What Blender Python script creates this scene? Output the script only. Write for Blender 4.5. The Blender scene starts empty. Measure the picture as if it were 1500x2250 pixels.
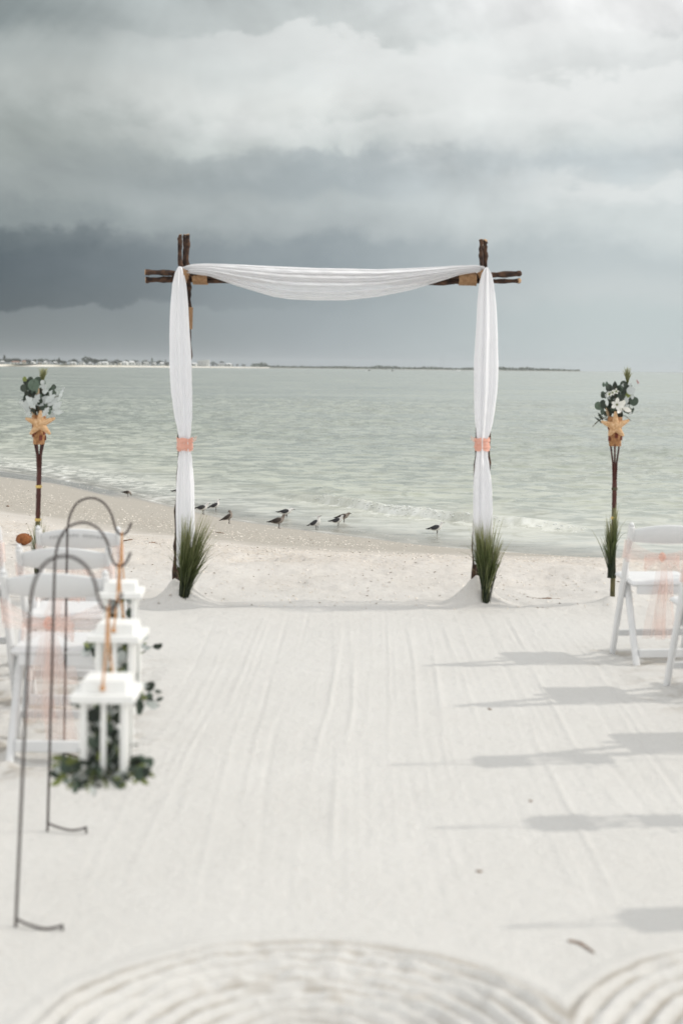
import bpy, math, random
import numpy as np
from mathutils import Vector, Matrix, Euler

random.seed(7); rng = np.random.default_rng(7)
sc = bpy.context.scene
col = sc.collection

# ------------------------------------------------------------------ camera
H = 1.65; FPX = 3125.0; HOR = 808.5; ROLL = 0.011      # eye height (m), focal length in px of a 1500x2250 frame
cam_d = bpy.data.cameras.new('camera'); cam = bpy.data.objects.new('camera', cam_d); col.objects.link(cam)
sc.camera = cam
cam_d.sensor_fit = 'VERTICAL'; cam_d.sensor_height = 36.0; cam_d.sensor_width = 24.0
cam_d.lens = FPX / 2250 * 36.0
cam_d.shift_y = -(1125 - HOR) / 2250
cam_d.clip_start = 0.05; cam_d.clip_end = 60000
cam.location = (0, 0, H)
cam.matrix_world = Matrix.Translation((0, 0, H)) @ Matrix((
    (math.cos(ROLL), -math.sin(ROLL), 0, 0), (0, 0, -1, 0), (math.sin(ROLL), math.cos(ROLL), 0, 0), (0, 0, 0, 1)))
cam_d.dof.use_dof = True; cam_d.dof.focus_distance = 17.0; cam_d.dof.aperture_fstop = 2.2

# ------------------------------------------------------------------ sky, sun, exposure
SUN_EL, SUN_AZ = math.radians(34), math.radians(84)    # azimuth from +Y (out to sea) towards +X
world = bpy.data.worlds.new('World'); sc.world = world; world.use_nodes = True
wn, wl = world.node_tree.nodes, world.node_tree.links
wn.clear()
def wmath(op, a, b=None, c=None, clamp=False):
    n = wn.new('ShaderNodeMath'); n.operation = op; n.use_clamp = clamp
    for i, v in enumerate((a, b, c)):
        if v is None: continue
        if isinstance(v, (int, float)): n.inputs[i].default_value = v
        else: wl.new(v, n.inputs[i])
    return n.outputs[0]
def wsmooth(v, a, b):
    n = wn.new('ShaderNodeMapRange'); n.interpolation_type = 'SMOOTHSTEP'
    wl.new(v, n.inputs[0]); n.inputs[1].default_value = a; n.inputs[2].default_value = b
    return n.outputs[0]
def wcomb(x, y, z):
    n = wn.new('ShaderNodeCombineXYZ')
    for i, v in enumerate((x, y, z)):
        if isinstance(v, (int, float)): n.inputs[i].default_value = v
        else: wl.new(v, n.inputs[i])
    return n.outputs[0]
def wnoise(vec, scale, detail, rough=0.55, dist=0.0):
    n = wn.new('ShaderNodeTexNoise'); n.inputs['Scale'].default_value = scale
    n.inputs['Detail'].default_value = detail; n.inputs['Roughness'].default_value = rough
    n.inputs['Distortion'].default_value = dist
    wl.new(vec, n.inputs['Vector']); return n.outputs[0]
def wmix(f, a, b):
    n = wn.new('ShaderNodeMix'); n.data_type = 'RGBA'
    for i, v in zip((0, 6, 7), (f, a, b)):
        if isinstance(v, (int, float)): n.inputs[i].default_value = v
        elif isinstance(v, tuple): n.inputs[i].default_value = (*v, 1)
        else: wl.new(v, n.inputs[i])
    return n.outputs[2]
def srgb(r, g, b):
    return tuple(((c/255)/12.92 if c <= 10.3 else ((c/255+0.055)/1.055)**2.4) for c in (r, g, b))
tc = wn.new('ShaderNodeTexCoord')
sep = wn.new('ShaderNodeSeparateXYZ'); wl.new(tc.outputs['Generated'], sep.inputs[0])
az = wmath('ARCTAN2', sep.outputs[0], sep.outputs[1])
el = wmath('ARCSINE', sep.outputs[2])
u0 = wmath('DIVIDE', az, 0.2355); v0 = wmath('DIVIDE', el, 0.2538)
# cloud billow: the layers are warped by noise, flat and long near the horizon
p_long = wcomb(wmath('MULTIPLY', u0, 1.0), wmath('MULTIPLY', v0, 1.6), 3.7)
p_fine = wcomb(wmath('MULTIPLY', u0, 1.3), wmath('MULTIPLY', v0, 1.7), 9.1)
n_big = wmath('SUBTRACT', wnoise(p_long, 0.9, 4, 0.5, 0.2), 0.5)
n_mid = wmath('SUBTRACT', wnoise(p_long, 2.3, 7, 0.55, 0.3), 0.5)
n_fin = wmath('SUBTRACT', wnoise(p_fine, 4.0, 7, 0.62, 0.25), 0.5)
warp = wmath('ADD', wmath('MULTIPLY', n_big, 0.09), wmath('ADD', wmath('MULTIPLY', n_mid, 0.15), wmath('MULTIPLY', n_fin, 0.13)))
# calmer towards the horizon, where the rain haze lies
warp = wmath('MULTIPLY', warp, wmath('ADD', 0.25, wmath('MULTIPLY', wsmooth(v0, 0.03, 0.17), 0.75)))
v = wmath('ADD', v0, warp)
u = wmath('ADD', u0, wmath('ADD', wmath('MULTIPLY', n_big, 0.35), wmath('MULTIPLY', n_mid, 0.35)))
def ramp(stops):
    n = wn.new('ShaderNodeValToRGB'); n.color_ramp.interpolation = 'EASE'
    cr = n.color_ramp
    wl.new(wmath('DIVIDE', v, 1.25, clamp=True), n.inputs[0])
    while len(cr.elements) < len(stops): cr.elements.new(0.5)
    for e, (p, c) in zip(cr.elements, stops):
        e.position = max(0, p) / 1.25; e.color = (*srgb(*c), 1)
    return n.outputs[0]
# layers of the storm front from the sea up: rain haze, dark shelf, grey deck, bright billows, upper deck
L = ramp([(0.00, (116,125,127)), (0.13, (113,122,125)), (0.160, (112,121,125)), (0.175, (74,86,93)), (0.30, (76,88,96)),
          (0.37, (92,103,108)), (0.41, (132,141,142)), (0.50, (150,157,156)), (0.62, (158,165,162)), (0.76, (180,186,183)),
          (0.85, (172,179,177)), (0.94, (136,145,145)), (1.10, (148,156,156)), (1.25, (190,196,195))])
C = ramp([(0.00, (160,170,174)), (0.15, (157,167,172)), (0.20, (152,162,167)), (0.24, (149,160,166)), (0.32, (155,165,170)),
          (0.39, (176,184,186)), (0.46, (182,190,191)), (0.52, (166,175,178)), (0.58, (174,182,184)), (0.63, (204,210,208)),
          (0.74, (226,229,226)), (0.86, (212,217,215)), (1.05, (204,210,209)), (1.25, (208,213,212))])
R = ramp([(0.00, (196,207,208)), (0.15, (194,205,206)), (0.22, (200,208,209)), (0.32, (192,201,203)), (0.42, (208,215,215)),
          (0.50, (212,218,218)), (0.58, (200,208,210)), (0.66, (212,218,217)), (0.74, (218,223,221)), (0.82, (222,226,225)),
          (0.86, (236,239,238)), (0.92, (248,249,248)), (1.02, (254,254,253)), (1.25, (244,245,243))])
front = wmix(wsmooth(u, -0.10, 0.85), wmix(wsmooth(u, -1.1, 0.15), L, C), R)
# soft inner billow shading
bill = wmath('ADD', 1.0, wmath('ADD', wmath('MULTIPLY', n_fin, 0.16), wmath('MULTIPLY', n_mid, 0.22)))
bill_f = wmath('ADD', 1.0, wmath('MULTIPLY', wmath('SUBTRACT', bill, 1.0), wsmooth(v0, 0.1, 0.5)))
# billows lit from the sun's side: brightness follows the slope of the cloud relief
def relief(scale, dx, dy, seed, det, dist):
    a_ = wnoise(wcomb(wmath('MULTIPLY', u0, 1.15), wmath('MULTIPLY', v0, 1.6), seed), scale, det, 0.56, dist)
    b_ = wnoise(wcomb(wmath('ADD', wmath('MULTIPLY', u0, 1.15), dx), wmath('ADD', wmath('MULTIPLY', v0, 1.6), dy), seed), scale, det, 0.56, dist)
    return wmath('SUBTRACT', a_, b_)
rel = wmath('MULTIPLY', relief(1.15, 0.12, 0.12, 5.5, 5, 0.6), 1.0)
rel = wmath('MULTIPLY', rel, wsmooth(v0, 0.28, 0.62))
bill_f = wmath('ADD', bill_f, rel)
vm = wn.new('ShaderNodeVectorMath'); vm.operation = 'SCALE'; wl.new(front, vm.inputs[0]); wl.new(bill_f, vm.inputs['Scale'])
# heaped cloud tops: lit edges above, melting into the deck below
def heap(top, wob, seed, u_a, u_b, depth_, gain, base):
    p = wcomb(wmath('MULTIPLY', u0, 1.7), wmath('MULTIPLY', v0, 3.0), seed)
    nn = wmath('SUBTRACT', wnoise(p, 2.2, 7, 0.6, 0.2), 0.5)
    line = wmath('ADD', top, wmath('MULTIPLY', wmath('SUBTRACT', wnoise(wcomb(u0, 0.0, seed), 1.5, 2), 0.5), wob))
    h_ = wmath('ADD', wmath('SUBTRACT', v0, line), wmath('MULTIPLY', nn, 0.30))
    m_ = wmath('MULTIPLY', wmath('SUBTRACT', 1.0, wsmooth(h_, -0.012, 0.022)), wsmooth(h_, -depth_, -0.02))
    return wmix(wmath('MULTIPLY', wmath('MULTIPLY', m_, wsmooth(u0, u_a, u_b)), gain), base, (0.86, 0.875, 0.86))
hv = heap(0.90, 0.16, 4.4, -0.85, 0.05, 0.24, 0.60, vm.outputs[0])
hv = heap(0.80, 0.16, 12.9, 0.1, 0.7, 0.22, 0.75, hv)
hv = heap(0.68, 0.16, 31.7, -0.9, -0.2, 0.12, 0.30, hv)
hv = heap(0.52, 0.14, 21.3, 0.3, 0.8, 0.10, 0.40, hv)
# overhead and behind: broken, sunlit cloud deck
nb = wnoise(tc.outputs['Generated'], 2.2, 8, 0.6, 0.4)
deck = wmix(wsmooth(nb, 0.35, 0.68), (0.87, 0.91, 0.95), (1.37, 1.34, 1.29))
out_f = wmath('MAXIMUM', wsmooth(v0, 1.1, 2.4), wsmooth(wmath('ABSOLUTE', az), 0.7, 1.7))
cloud = wmix(out_f, hv, deck)
nish = wn.new('ShaderNodeTexSky'); nish.sky_type = 'NISHITA'; nish.sun_disc = False
nish.sun_elevation = SUN_EL; nish.sun_rotation = SUN_AZ
ns = wn.new('ShaderNodeVectorMath'); ns.operation = 'SCALE'; ns.inputs['Scale'].default_value = 0.10
wl.new(nish.outputs[0], ns.inputs[0])
skyc = wmix(0.96, ns.outputs[0], cloud)
bg = wn.new('ShaderNodeBackground'); wl.new(skyc, bg.inputs[0]); bg.inputs[1].default_value = 1.0
wo = wn.new('ShaderNodeOutputWorld'); wl.new(bg.outputs[0], wo.inputs[0])

sun_d = bpy.data.lights.new('sun', 'SUN'); sun = bpy.data.objects.new('sun', sun_d); col.objects.link(sun)
sun_d.energy = 2.05; sun_d.angle = math.radians(0.9); sun_d.color = (1.0, 0.95, 0.87)
sdir = Vector((math.cos(SUN_EL)*math.sin(SUN_AZ), math.cos(SUN_EL)*math.cos(SUN_AZ), math.sin(SUN_EL)))
sun.rotation_euler = sdir.to_track_quat('Z', 'Y').to_euler(); sun.location = (20, 5, 20)

vs = sc.view_settings
vs.view_transform = 'Standard'; vs.look = 'None'; vs.exposure = 0.0; vs.gamma = 1.0; vs.use_curve_mapping = False
sc.render.engine = 'CYCLES'
sc.cycles.use_denoising = True
sc.cycles.max_bounces = 6; sc.cycles.diffuse_bounces = 3; sc.cycles.glossy_bounces = 3; sc.cycles.transparent_max_bounces = 16
sc.cycles.sample_clamp_indirect = 6.0

# ------------------------------------------------------------------ helpers: where things stand
def ray(px, py):
    dx, dy = (px - 750) / FPX, (HOR - py) / FPX
    return (math.cos(ROLL)*dx - math.sin(ROLL)*dy, math.sin(ROLL)*dx + math.cos(ROLL)*dy)
def at(px, py, Y):
    a, b = ray(px, py); return Vector((a*Y, Y, H + b*Y))
def on_z(px, py, z):
    a, b = ray(px, py); Y = (z - H) / b; return Vector((a*Y, Y, z))

def _h(ix, iy, s):
    t = np.sin(ix*127.1 + iy*311.7 + s*74.7) * 43758.5453
    return t - np.floor(t)
def vn(x, y, s=0):
    xi, yi = np.floor(x), np.floor(y); fx, fy = x - xi, y - yi
    fx, fy = fx*fx*(3-2*fx), fy*fy*(3-2*fy)
    a, b = _h(xi, yi, s), _h(xi+1, yi, s); c, d = _h(xi, yi+1, s), _h(xi+1, yi+1, s)
    return (a*(1-fx)+b*fx)*(1-fy) + (c*(1-fx)+d*fx)*fy - 0.5
def fbm(x, y, s=0, o=4):
    r = 0; k = 1.0
    for i in range(o):
        r = r + k*vn(x*2**i, y*2**i, s+i*3.3); k *= 0.5
    return r
def sstep(a, b, x):
    t = np.clip((x-a)/(b-a), 0, 1); return t*t*(3-2*t)

# ------------------------------------------------------------------ the beach profile
SEA = -1.39
edge_px = [(-160,1012),(0,1036),(163,1060),(271,1086),(336,1103),(430,1124),(513,1143),(607,1156),(700,1169),(793,1180),(887,1193),(1027,1207),(1130,1216)]
edge = [on_z(a, b, SEA) for a, b in edge_px]
ex = np.array([p.x for p in edge]); ey = np.array([p.y for p in edge])
ex = np.concatenate([[ex[0]-40], ex, [ex[-1]+2, ex[-1]+60]]); ey = np.concatenate([[ey[0]+45], ey, [ey[-1]-1.2, ey[-1]-3]])
_xs = np.linspace(-60, 60, 2401); _ys = np.interp(_xs, ex, ey); _k = np.ones(15)/15
_ys = np.convolve(np.pad(_ys, 7, 'edge'), _k, 'valid')
def shore_y(x): return np.interp(x, _xs, _ys)
def berm_y(x): return np.interp(x, [-40,-12,-6,-3,-1,0,6,40], [34,20,16.2,13.6,12.5,12.3,12.3,12.0])
POST_L = on_z(391, 1320, 0.0); POST_R = on_z(1046, 1325, 0.0)
ARCH_Y = (POST_L.y + POST_R.y)/2
def beach(x, y):
    x = np.asarray(x, float); y = np.asarray(y, float)
    yb, ys = berm_y(x) + 0.12*vn(x*1.3, x*0+2, 5), shore_y(x)
    w = 0.22
    d = y - yb
    sp = np.where(d > 20*w, d, w*np.log1p(np.exp(np.clip(d/w, -40, 30))))
    slope = -SEA/(ys-yb)
    z = -slope*sp
    under = y - ys
    z = np.where(under > 0, SEA - under*0.05, z)
    return np.maximum(z, -4.0)
CHAIR_SPOTS = []      # filled below, read by the sand detail
rk = np.random.default_rng(3)
RAKE = [(rk.uniform(-0.85, 1.75), rk.uniform(0.006, 0.012), rk.uniform(0.3, 1.0)**1.5*rk.choice([-1, 1, 1]), rk.uniform(4.2, 8.5), rk.uniform(0.6, 3.6)) for _ in range(170)]
def detail(x, y, want=False):
    crumb = 0
    dry = 1 - sstep(0.3, 2.5, y - berm_y(x))
    z = 0.010*fbm(x*0.9, y*0.9, 11, 3)
    rough = sstep(8.6, 11.6, y + 1.2*vn(x*1.2, y*1.2, 17)) * dry
    side = np.maximum(sstep(1.35, 1.9, x + 0.2*vn(y, y*0, 2)), sstep(-0.95, -1.3, x))*dry
    z = z + (0.036*rough + 0.012*side*(1-rough)) * fbm(x*3.2, y*3.2, 21, 4)
    # footprints: shallow dimples with a rim
    f = vn(x*2.6+4, y*2.2, 33); z = z - (0.03*rough)*sstep(0.12, 0.4, f)
    z = z + dry*(0.0035+0.006*rough)*fbm(x*14, y*14, 41, 3) + (1-rough)*dry*0.004*sstep(0.22, 0.45, vn(x*9, y*7, 43))*vn(x*31, y*31, 44)
    # rake lines drawn down the aisle
    aisle = sstep(-1.0, -0.8, x)*(1-sstep(1.5, 1.9, x))*sstep(4.15, 4.6, y)*(1-sstep(8.6, 10.0, y + 0.8*vn(x*2.5, y*0+3, 55)))
    xm = x + 0.035*vn(y*0.5, y*0+1, 50) + 0.008*vn(y*1.9, y*0+4, 51)
    r = 0.00028*np.sin(xm*2*np.pi/0.045 + 7*vn(y*0.45, x*0.9, 52))*np.clip(0.35+1.6*vn(x*1.3, y*0.35, 53), 0, 1)
    k0, k1 = (0, len(x)) if x.ndim < 2 or x.shape[0] < 5 else (int(np.searchsorted(y[:,0], 3.9)), int(np.searchsorted(y[:,0], 10.6)))
    xm_, y_ = xm[k0:k1], y[k0:k1]
    for rx, rw, ra, y0, ln in RAKE:

        dd = (xm_ - rx - (0.010+0.018*math.sin(rx*57))*(y_-6) - 0.007*np.sin(y_*1.1 + rx*9))/rw
        r[k0:k1] += 0.0032*ra*np.exp(-dd*dd)*sstep(y0-0.3, y0+0.2, y_)*(1-sstep(y0+ln, y0+ln+0.5, y_))
    z = z + aisle*r
    # two lobes of the heart raked into the sand, ring inside ring
    hx = np.where(x < 0.60, -0.06, 1.26); rr = np.sqrt((x-hx)**2*0.98 + (y-3.40)**2*1.02) + 0.022*vn(x*4, y*4, 61) + 0.008*vn(x*15, y*15, 65)
    inside = 1 - sstep(0.685, 0.72, rr)
    rough_c = sstep(0.05, 0.42, (y-3.4)) * (1-sstep(0.25, 0.5, np.abs(x-hx-0.05)))
    q_ = np.sin((0.70-rr)*2*np.pi/0.066); ring = np.where(q_ > 0, q_**0.7 if False else np.abs(q_)**0.7, -np.abs(q_)**1.3)
    z = z + inside*0.014*ring*(1-0.45*rough_c)*(0.85+1.1*fbm(x*9, y*9, 62, 2)) + inside*rough_c*0.012*fbm(x*18, y*18, 63, 3)
    z = z + 0.006*np.exp(-((rr-0.735)/0.03)**2) + inside*0.007*fbm(x*26, y*26, 64, 2)
    # heaps of sand packed round the arch posts and torch feet
    for p, hgt, wd in ((POST_L, 0.125, 0.145), (POST_R, 0.125, 0.14)):
        q = (x-p.x)**2/(wd*1.15)**2 + (y-(p.y-0.03))**2/(wd)**2
        z = z + hgt*np.exp(-q*1.2)*(1+0.9*fbm(x*6, y*6, 71, 4))
        z = z - 0.012*np.exp(-((np.sqrt(q)-1.9)/0.35)**2)*(0.5+vn(x*4, y*4, 72))
    for p, hgt, wd in TORCH_FEET:
        z = z + hgt*np.exp(-((x-p[0])**2+(y-p[1])**2)/wd**2)*(1+0.6*vn(x*9, y*9, 73))
    bump_c = 0*z[k0:k1]; y0_, x0_ = y[k0:k1], x[k0:k1]
    for cx, cy in CHAIR_SPOTS:
        bump_c += np.exp(-((x0_-cx)**2/0.20**2 + (y0_-cy)**2/0.22**2))
    z[k0:k1] += 0.03*bump_c*fbm(x0_*8, y0_*8, 81, 3)
    if want:
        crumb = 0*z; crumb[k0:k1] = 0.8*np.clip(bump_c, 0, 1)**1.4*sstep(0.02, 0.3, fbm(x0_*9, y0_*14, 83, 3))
    # shell hash and dents on the slope to the water
    sl = sstep(0.0, 0.6, y-berm_y(x))*(1-sstep(-3.0, -0.5, y-shore_y(x)))
    z = z + 0.012*sl*fbm(x*5, y*5, 91, 4)
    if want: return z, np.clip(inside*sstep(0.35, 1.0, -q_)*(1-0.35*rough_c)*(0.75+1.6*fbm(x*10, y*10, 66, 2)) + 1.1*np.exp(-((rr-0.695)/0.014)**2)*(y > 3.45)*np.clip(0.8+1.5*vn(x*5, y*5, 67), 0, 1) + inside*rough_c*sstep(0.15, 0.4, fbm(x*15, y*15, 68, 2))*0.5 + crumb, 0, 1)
    return z
TORCH_L = on_z(84, 1332, 0.0); TORCH_R = on_z(1343, 1330, 0.0)
TORCH_FEET = [((TORCH_L.x, TORCH_L.y), 0.05, 0.16), ((TORCH_R.x, TORCH_R.y), 0.06, 0.15)]
def ground(px, py):
    a, b = ray(px, py); Y = np.linspace(2, 90, 22000)
    g = np.maximum(beach(a*Y, Y), SEA); i = int(np.argmax(H + b*Y <= g))
    return Vector((a*Y[i], Y[i], g[i]))

# ------------------------------------------------------------------ helpers: materials
def nt(name):
    m = bpy.data.materials.new(name); m.use_nodes = True
    n, l = m.node_tree.nodes, m.node_tree.links
    return m, n, l, n['Principled BSDF']
def set_in(node, d):
    for k, val in d.items():
        if k in node.inputs: node.inputs[k].default_value = val
def noise_n(n, l, scale, detail=4, rough=0.55, vec=None, coord='Object', stretch=None):
    t = n.new('ShaderNodeTexCoord'); t.object = None
    src = t.outputs[coord] if vec is None else vec
    if stretch:
        mp = n.new('ShaderNodeMapping'); mp.inputs['Scale'].default_value = stretch; l.new(src, mp.inputs[0]); src = mp.outputs[0]
    x = n.new('ShaderNodeTexNoise'); x.inputs['Scale'].default_value = scale
    x.inputs['Detail'].default_value = detail; x.inputs['Roughness'].default_value = rough
    l.new(src, x.inputs['Vector']); return x.outputs[0]
def mixc(n, l, f, a, b, blend='MIX'):
    x = n.new('ShaderNodeMix'); x.data_type = 'RGBA'; x.blend_type = blend
    for i, val in zip((0, 6, 7), (f, a, b)):
        if isinstance(val, (int, float)): x.inputs[i].default_value = val
        elif isinstance(val, tuple): x.inputs[i].default_value = (*val[:3], 1)
        else: l.new(val, x.inputs[i])
    return x.outputs[2]
def rng_n(n, l, v_, a, b, c=0.0, d=1.0):
    x = n.new('ShaderNodeMapRange'); l.new(v_, x.inputs[0])
    for i, q in zip((1, 2, 3, 4), (a, b, c, d)): x.inputs[i].default_value = q
    return x.outputs[0]
def bump_n(n, l, hgt, strength, dist, normal=None):
    x = n.new('ShaderNodeBump'); x.inputs['Strength'].default_value = strength; x.inputs['Distance'].default_value = dist
    l.new(hgt, x.inputs['Height'])
    if normal is not None: l.new(normal, x.inputs['Normal'])
    return x.outputs[0]
def mm(n, l, op, a, b=None, clamp=False):
    x = n.new('ShaderNodeMath'); x.operation = op; x.use_clamp = clamp
    for i, val in enumerate((a, b)):
        if val is None: continue
        if isinstance(val, (int, float)): x.inputs[i].default_value = val
        else: l.new(val, x.inputs[i])
    return x.outputs[0]
def attr(n, name):
    x = n.new('ShaderNodeAttribute'); x.attribute_name = name; return x
def M(name, c1, c2, scale=8, rough=0.6, bump=0.0, bdist=0.002, bscale=None, lo=0.35, hi=0.65, stretch=None, trans=0.0, spec=0.4, rnd=0.0):
    m, n, l, p = nt(name)
    f = rng_n(n, l, noise_n(n, l, scale, 6, 0.6, stretch=stretch), lo, hi)
    c = mixc(n, l, f, c1, c2)
    if rnd:
        oi = n.new('ShaderNodeObjectInfo')
        c = mixc(n, l, 1.0, c, mixc(n, l, oi.outputs['Random'], (1-rnd,)*3, (1+rnd,)*3), 'MULTIPLY')
    l.new(c, p.inputs['Base Color'])
    set_in(p, {'Roughness': rough, 'Specular IOR Level': spec})
    if bump: l.new(bump_n(n, l, noise_n(n, l, bscale or scale*4, 5, 0.6, stretch=stretch), bump, bdist), p.inputs['Normal'])
    if trans:
        tr = n.new('ShaderNodeBsdfTranslucent'); l.new(c, tr.inputs[0])
        mx = n.new('ShaderNodeMixShader'); mx.inputs[0].default_value = trans
        l.new(p.outputs[0], mx.inputs[1]); l.new(tr.outputs[0], mx.inputs[2])
        l.new(mx.outputs[0], n['Material Output'].inputs[0])
    return m
def sheer(name, c, opacity, trans=0.5):
    m, n, l, p = nt(name); n.remove(p)
    f = noise_n(n, l, 9, 2, 0.4); cc = mixc(n, l, f, tuple(x*0.92 for x in c), tuple(min(1, x*1.06) for x in c))
    d = n.new('ShaderNodeBsdfDiffuse'); t = n.new('ShaderNodeBsdfTranslucent'); l.new(cc, d.inputs[0]); l.new(cc, t.inputs[0])
    m1 = n.new('ShaderNodeMixShader'); m1.inputs[0].default_value = trans; l.new(d.outputs[0], m1.inputs[1]); l.new(t.outputs[0], m1.inputs[2])
    tp = n.new('ShaderNodeBsdfTransparent')
    lw = n.new('ShaderNodeLayerWeight'); lw.inputs[0].default_value = 0.35
    op = mm(n, l, 'ADD', mm(n, l, 'MULTIPLY', lw.outputs['Facing'], 0.35), mm(n, l, 'MULTIPLY', f, opacity*2), True)
    m2 = n.new('ShaderNodeMixShader'); l.new(op, m2.inputs[0]); l.new(tp.outputs[0], m2.inputs[1]); l.new(m1.outputs[0], m2.inputs[2])
    l.new(m2.outputs[0], n['Material Output'].inputs[0]); return m

MAT = {}
MAT['resin'] = M('white_resin', (0.68,0.69,0.695), (0.73,0.735,0.735), 6, 0.38, 0.05, 0.001)
MAT['lantern'] = M('white_painted_wood', (0.80,0.80,0.77), (0.87,0.87,0.85), 14, 0.5, 0.15, 0.001, 60, stretch=(1,1,0.2))
MAT['iron'] = M('brown_black_iron', (0.028,0.022,0.021), (0.06,0.042,0.036), 30, 0.5, 0.2, 0.001)
MAT['bark'] = M('driftwood_bark', (0.020,0.011,0.008), (0.13,0.065,0.034), 26, 0.8, 0.9, 0.006, 60, 0.40, 0.78)
MAT['cutwood'] = M('cut_wood', (0.35,0.22,0.12), (0.5,0.33,0.2), 30, 0.7)
MAT['rope'] = M('tan_rope', (0.30,0.17,0.085), (0.42,0.26,0.14), 60, 0.85, 0.6, 0.002, 200)
MAT['twine'] = M('orange_twine', (0.45,0.22,0.09), (0.58,0.33,0.16), 60, 0.85, 0.4, 0.001, 200)
MAT['drape'] = M('white_voile', (0.93,0.935,0.955), (0.96,0.96,0.975), 3, 0.85, 0.05, 0.001, 200, trans=0.22, spec=0.1)
MAT['swag'] = M('white_chiffon', (0.93,0.935,0.95), (0.96,0.96,0.97), 3, 0.85, 0.05, 0.001, 200, trans=0.30, spec=0.1)
def thin_cloth(m, amt):
    n, l = m.node_tree.nodes, m.node_tree.links; o_ = n['Material Output']; src = o_.inputs[0].links[0].from_socket
    tp = n.new('ShaderNodeBsdfTransparent'); mx = n.new('ShaderNodeMixShader'); lw = n.new('ShaderNodeLayerWeight'); lw.inputs[0].default_value = 0.3
    l.new(rng_n(n, l, lw.outputs['Facing'], 0, 1, amt, 0.0), mx.inputs[0]); l.new(src, mx.inputs[1]); l.new(tp.outputs[0], mx.inputs[2]); l.new(mx.outputs[0], o_.inputs[0])
thin_cloth(MAT['swag'], 0.22); thin_cloth(MAT['drape'], 0.10)
MAT['peach'] = M('peach_satin', (0.80,0.40,0.30), (0.88,0.50,0.40), 20, 0.7, 0.3, 0.002, 60, trans=0.2)
MAT['tulle'] = sheer('peach_tulle', (0.96,0.73,0.65), 0.24)
MAT['tulle_knot'] = sheer('peach_tulle_knot', (0.95,0.58,0.46), 0.40)
MAT['bamboo'] = M('stained_bamboo', (0.035,0.010,0.008), (0.085,0.022,0.014), 16, 0.4, 0.2, 0.002, stretch=(1,1,0.25))
MAT['cane_green'] = M('pale_green_cane', (0.07,0.065,0.025), (0.13,0.11,0.045), 16, 0.5)
MAT['yellow_tie'] = M('yellow_raffia', (0.55,0.38,0.10), (0.68,0.50,0.18), 60, 0.7, 0.4, 0.002)
MAT['basket'] = M('woven_cane', (0.26,0.115,0.045), (0.50,0.27,0.12), 40, 0.7, 0.8, 0.004, 90)
MAT['patch'] = M('dark_red_cane', (0.12,0.025,0.014), (0.2,0.05,0.025), 40, 0.7)
MAT['star'] = M('dried_starfish', (0.52,0.29,0.13), (0.76,0.52,0.31), 60, 0.85, 1.0, 0.008, 130)
MAT['euc'] = M('eucalyptus_leaf', (0.055,0.085,0.06), (0.12,0.16,0.12), 14, 0.6, trans=0.15, rnd=0.3)
MAT['euc_dark'] = M('dark_leaf', (0.018,0.028,0.022), (0.045,0.06,0.04), 14, 0.5, trans=0.1, rnd=0.35)
MAT['euc_pale'] = M('dusty_pale_leaf', (0.44,0.48,0.47), (0.66,0.69,0.67), 18, 0.7, trans=0.2, rnd=0.15)
MAT['sprig'] = M('yellow_green_sprig', (0.13,0.17,0.045), (0.24,0.27,0.09), 14, 0.6, trans=0.2, rnd=0.3)
MAT['petal'] = M('white_petal', (0.80,0.80,0.74), (0.88,0.87,0.83), 10, 0.6, trans=0.2)
MAT['tanleaf'] = M('dry_tan_leaf', (0.42,0.30,0.18), (0.60,0.46,0.30), 20, 0.7, trans=0.15)
MAT['stem'] = M('dark_stem', (0.05,0.035,0.02), (0.08,0.07,0.035), 20, 0.7)
MAT['coco'] = M('brown_husk', (0.22,0.075,0.026), (0.36,0.14,0.05), 40, 0.9, 1.0, 0.01, 120)
MAT['twig'] = M('dry_twig', (0.14,0.09,0.06), (0.30,0.20,0.14), 40, 0.85, 0.6, 0.003)
MAT['ink'] = M('grey_lettering', (0.20,0.20,0.20), (0.28,0.28,0.28), 20, 0.7)
# blades: natural colour runs from a dark foot to a pale tip, carried on the mesh
def blade_mat():
    m, n, l, p = nt('grass_blade'); a = attr(n, 'tip').outputs['Fac']
    c = mixc(n, l, rng_n(n, l, a, 0.2, 0.7), (0.024,0.036,0.016), (0.10,0.13,0.035))
    c = mixc(n, l, rng_n(n, l, a, 0.62, 0.95), c, (0.33,0.33,0.17))
    l.new(c, p.inputs['Base Color']); set_in(p, {'Roughness': 0.55})
    tr = n.new('ShaderNodeBsdfTranslucent'); l.new(c, tr.inputs[0]); mx = n.new('ShaderNodeMixShader'); mx.inputs[0].default_value = 0.25
    l.new(p.outputs[0], mx.inputs[1]); l.new(tr.outputs[0], mx.inputs[2]); l.new(mx.outputs[0], n['Material Output'].inputs[0]); return m
MAT['blade'] = blade_mat()

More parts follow.
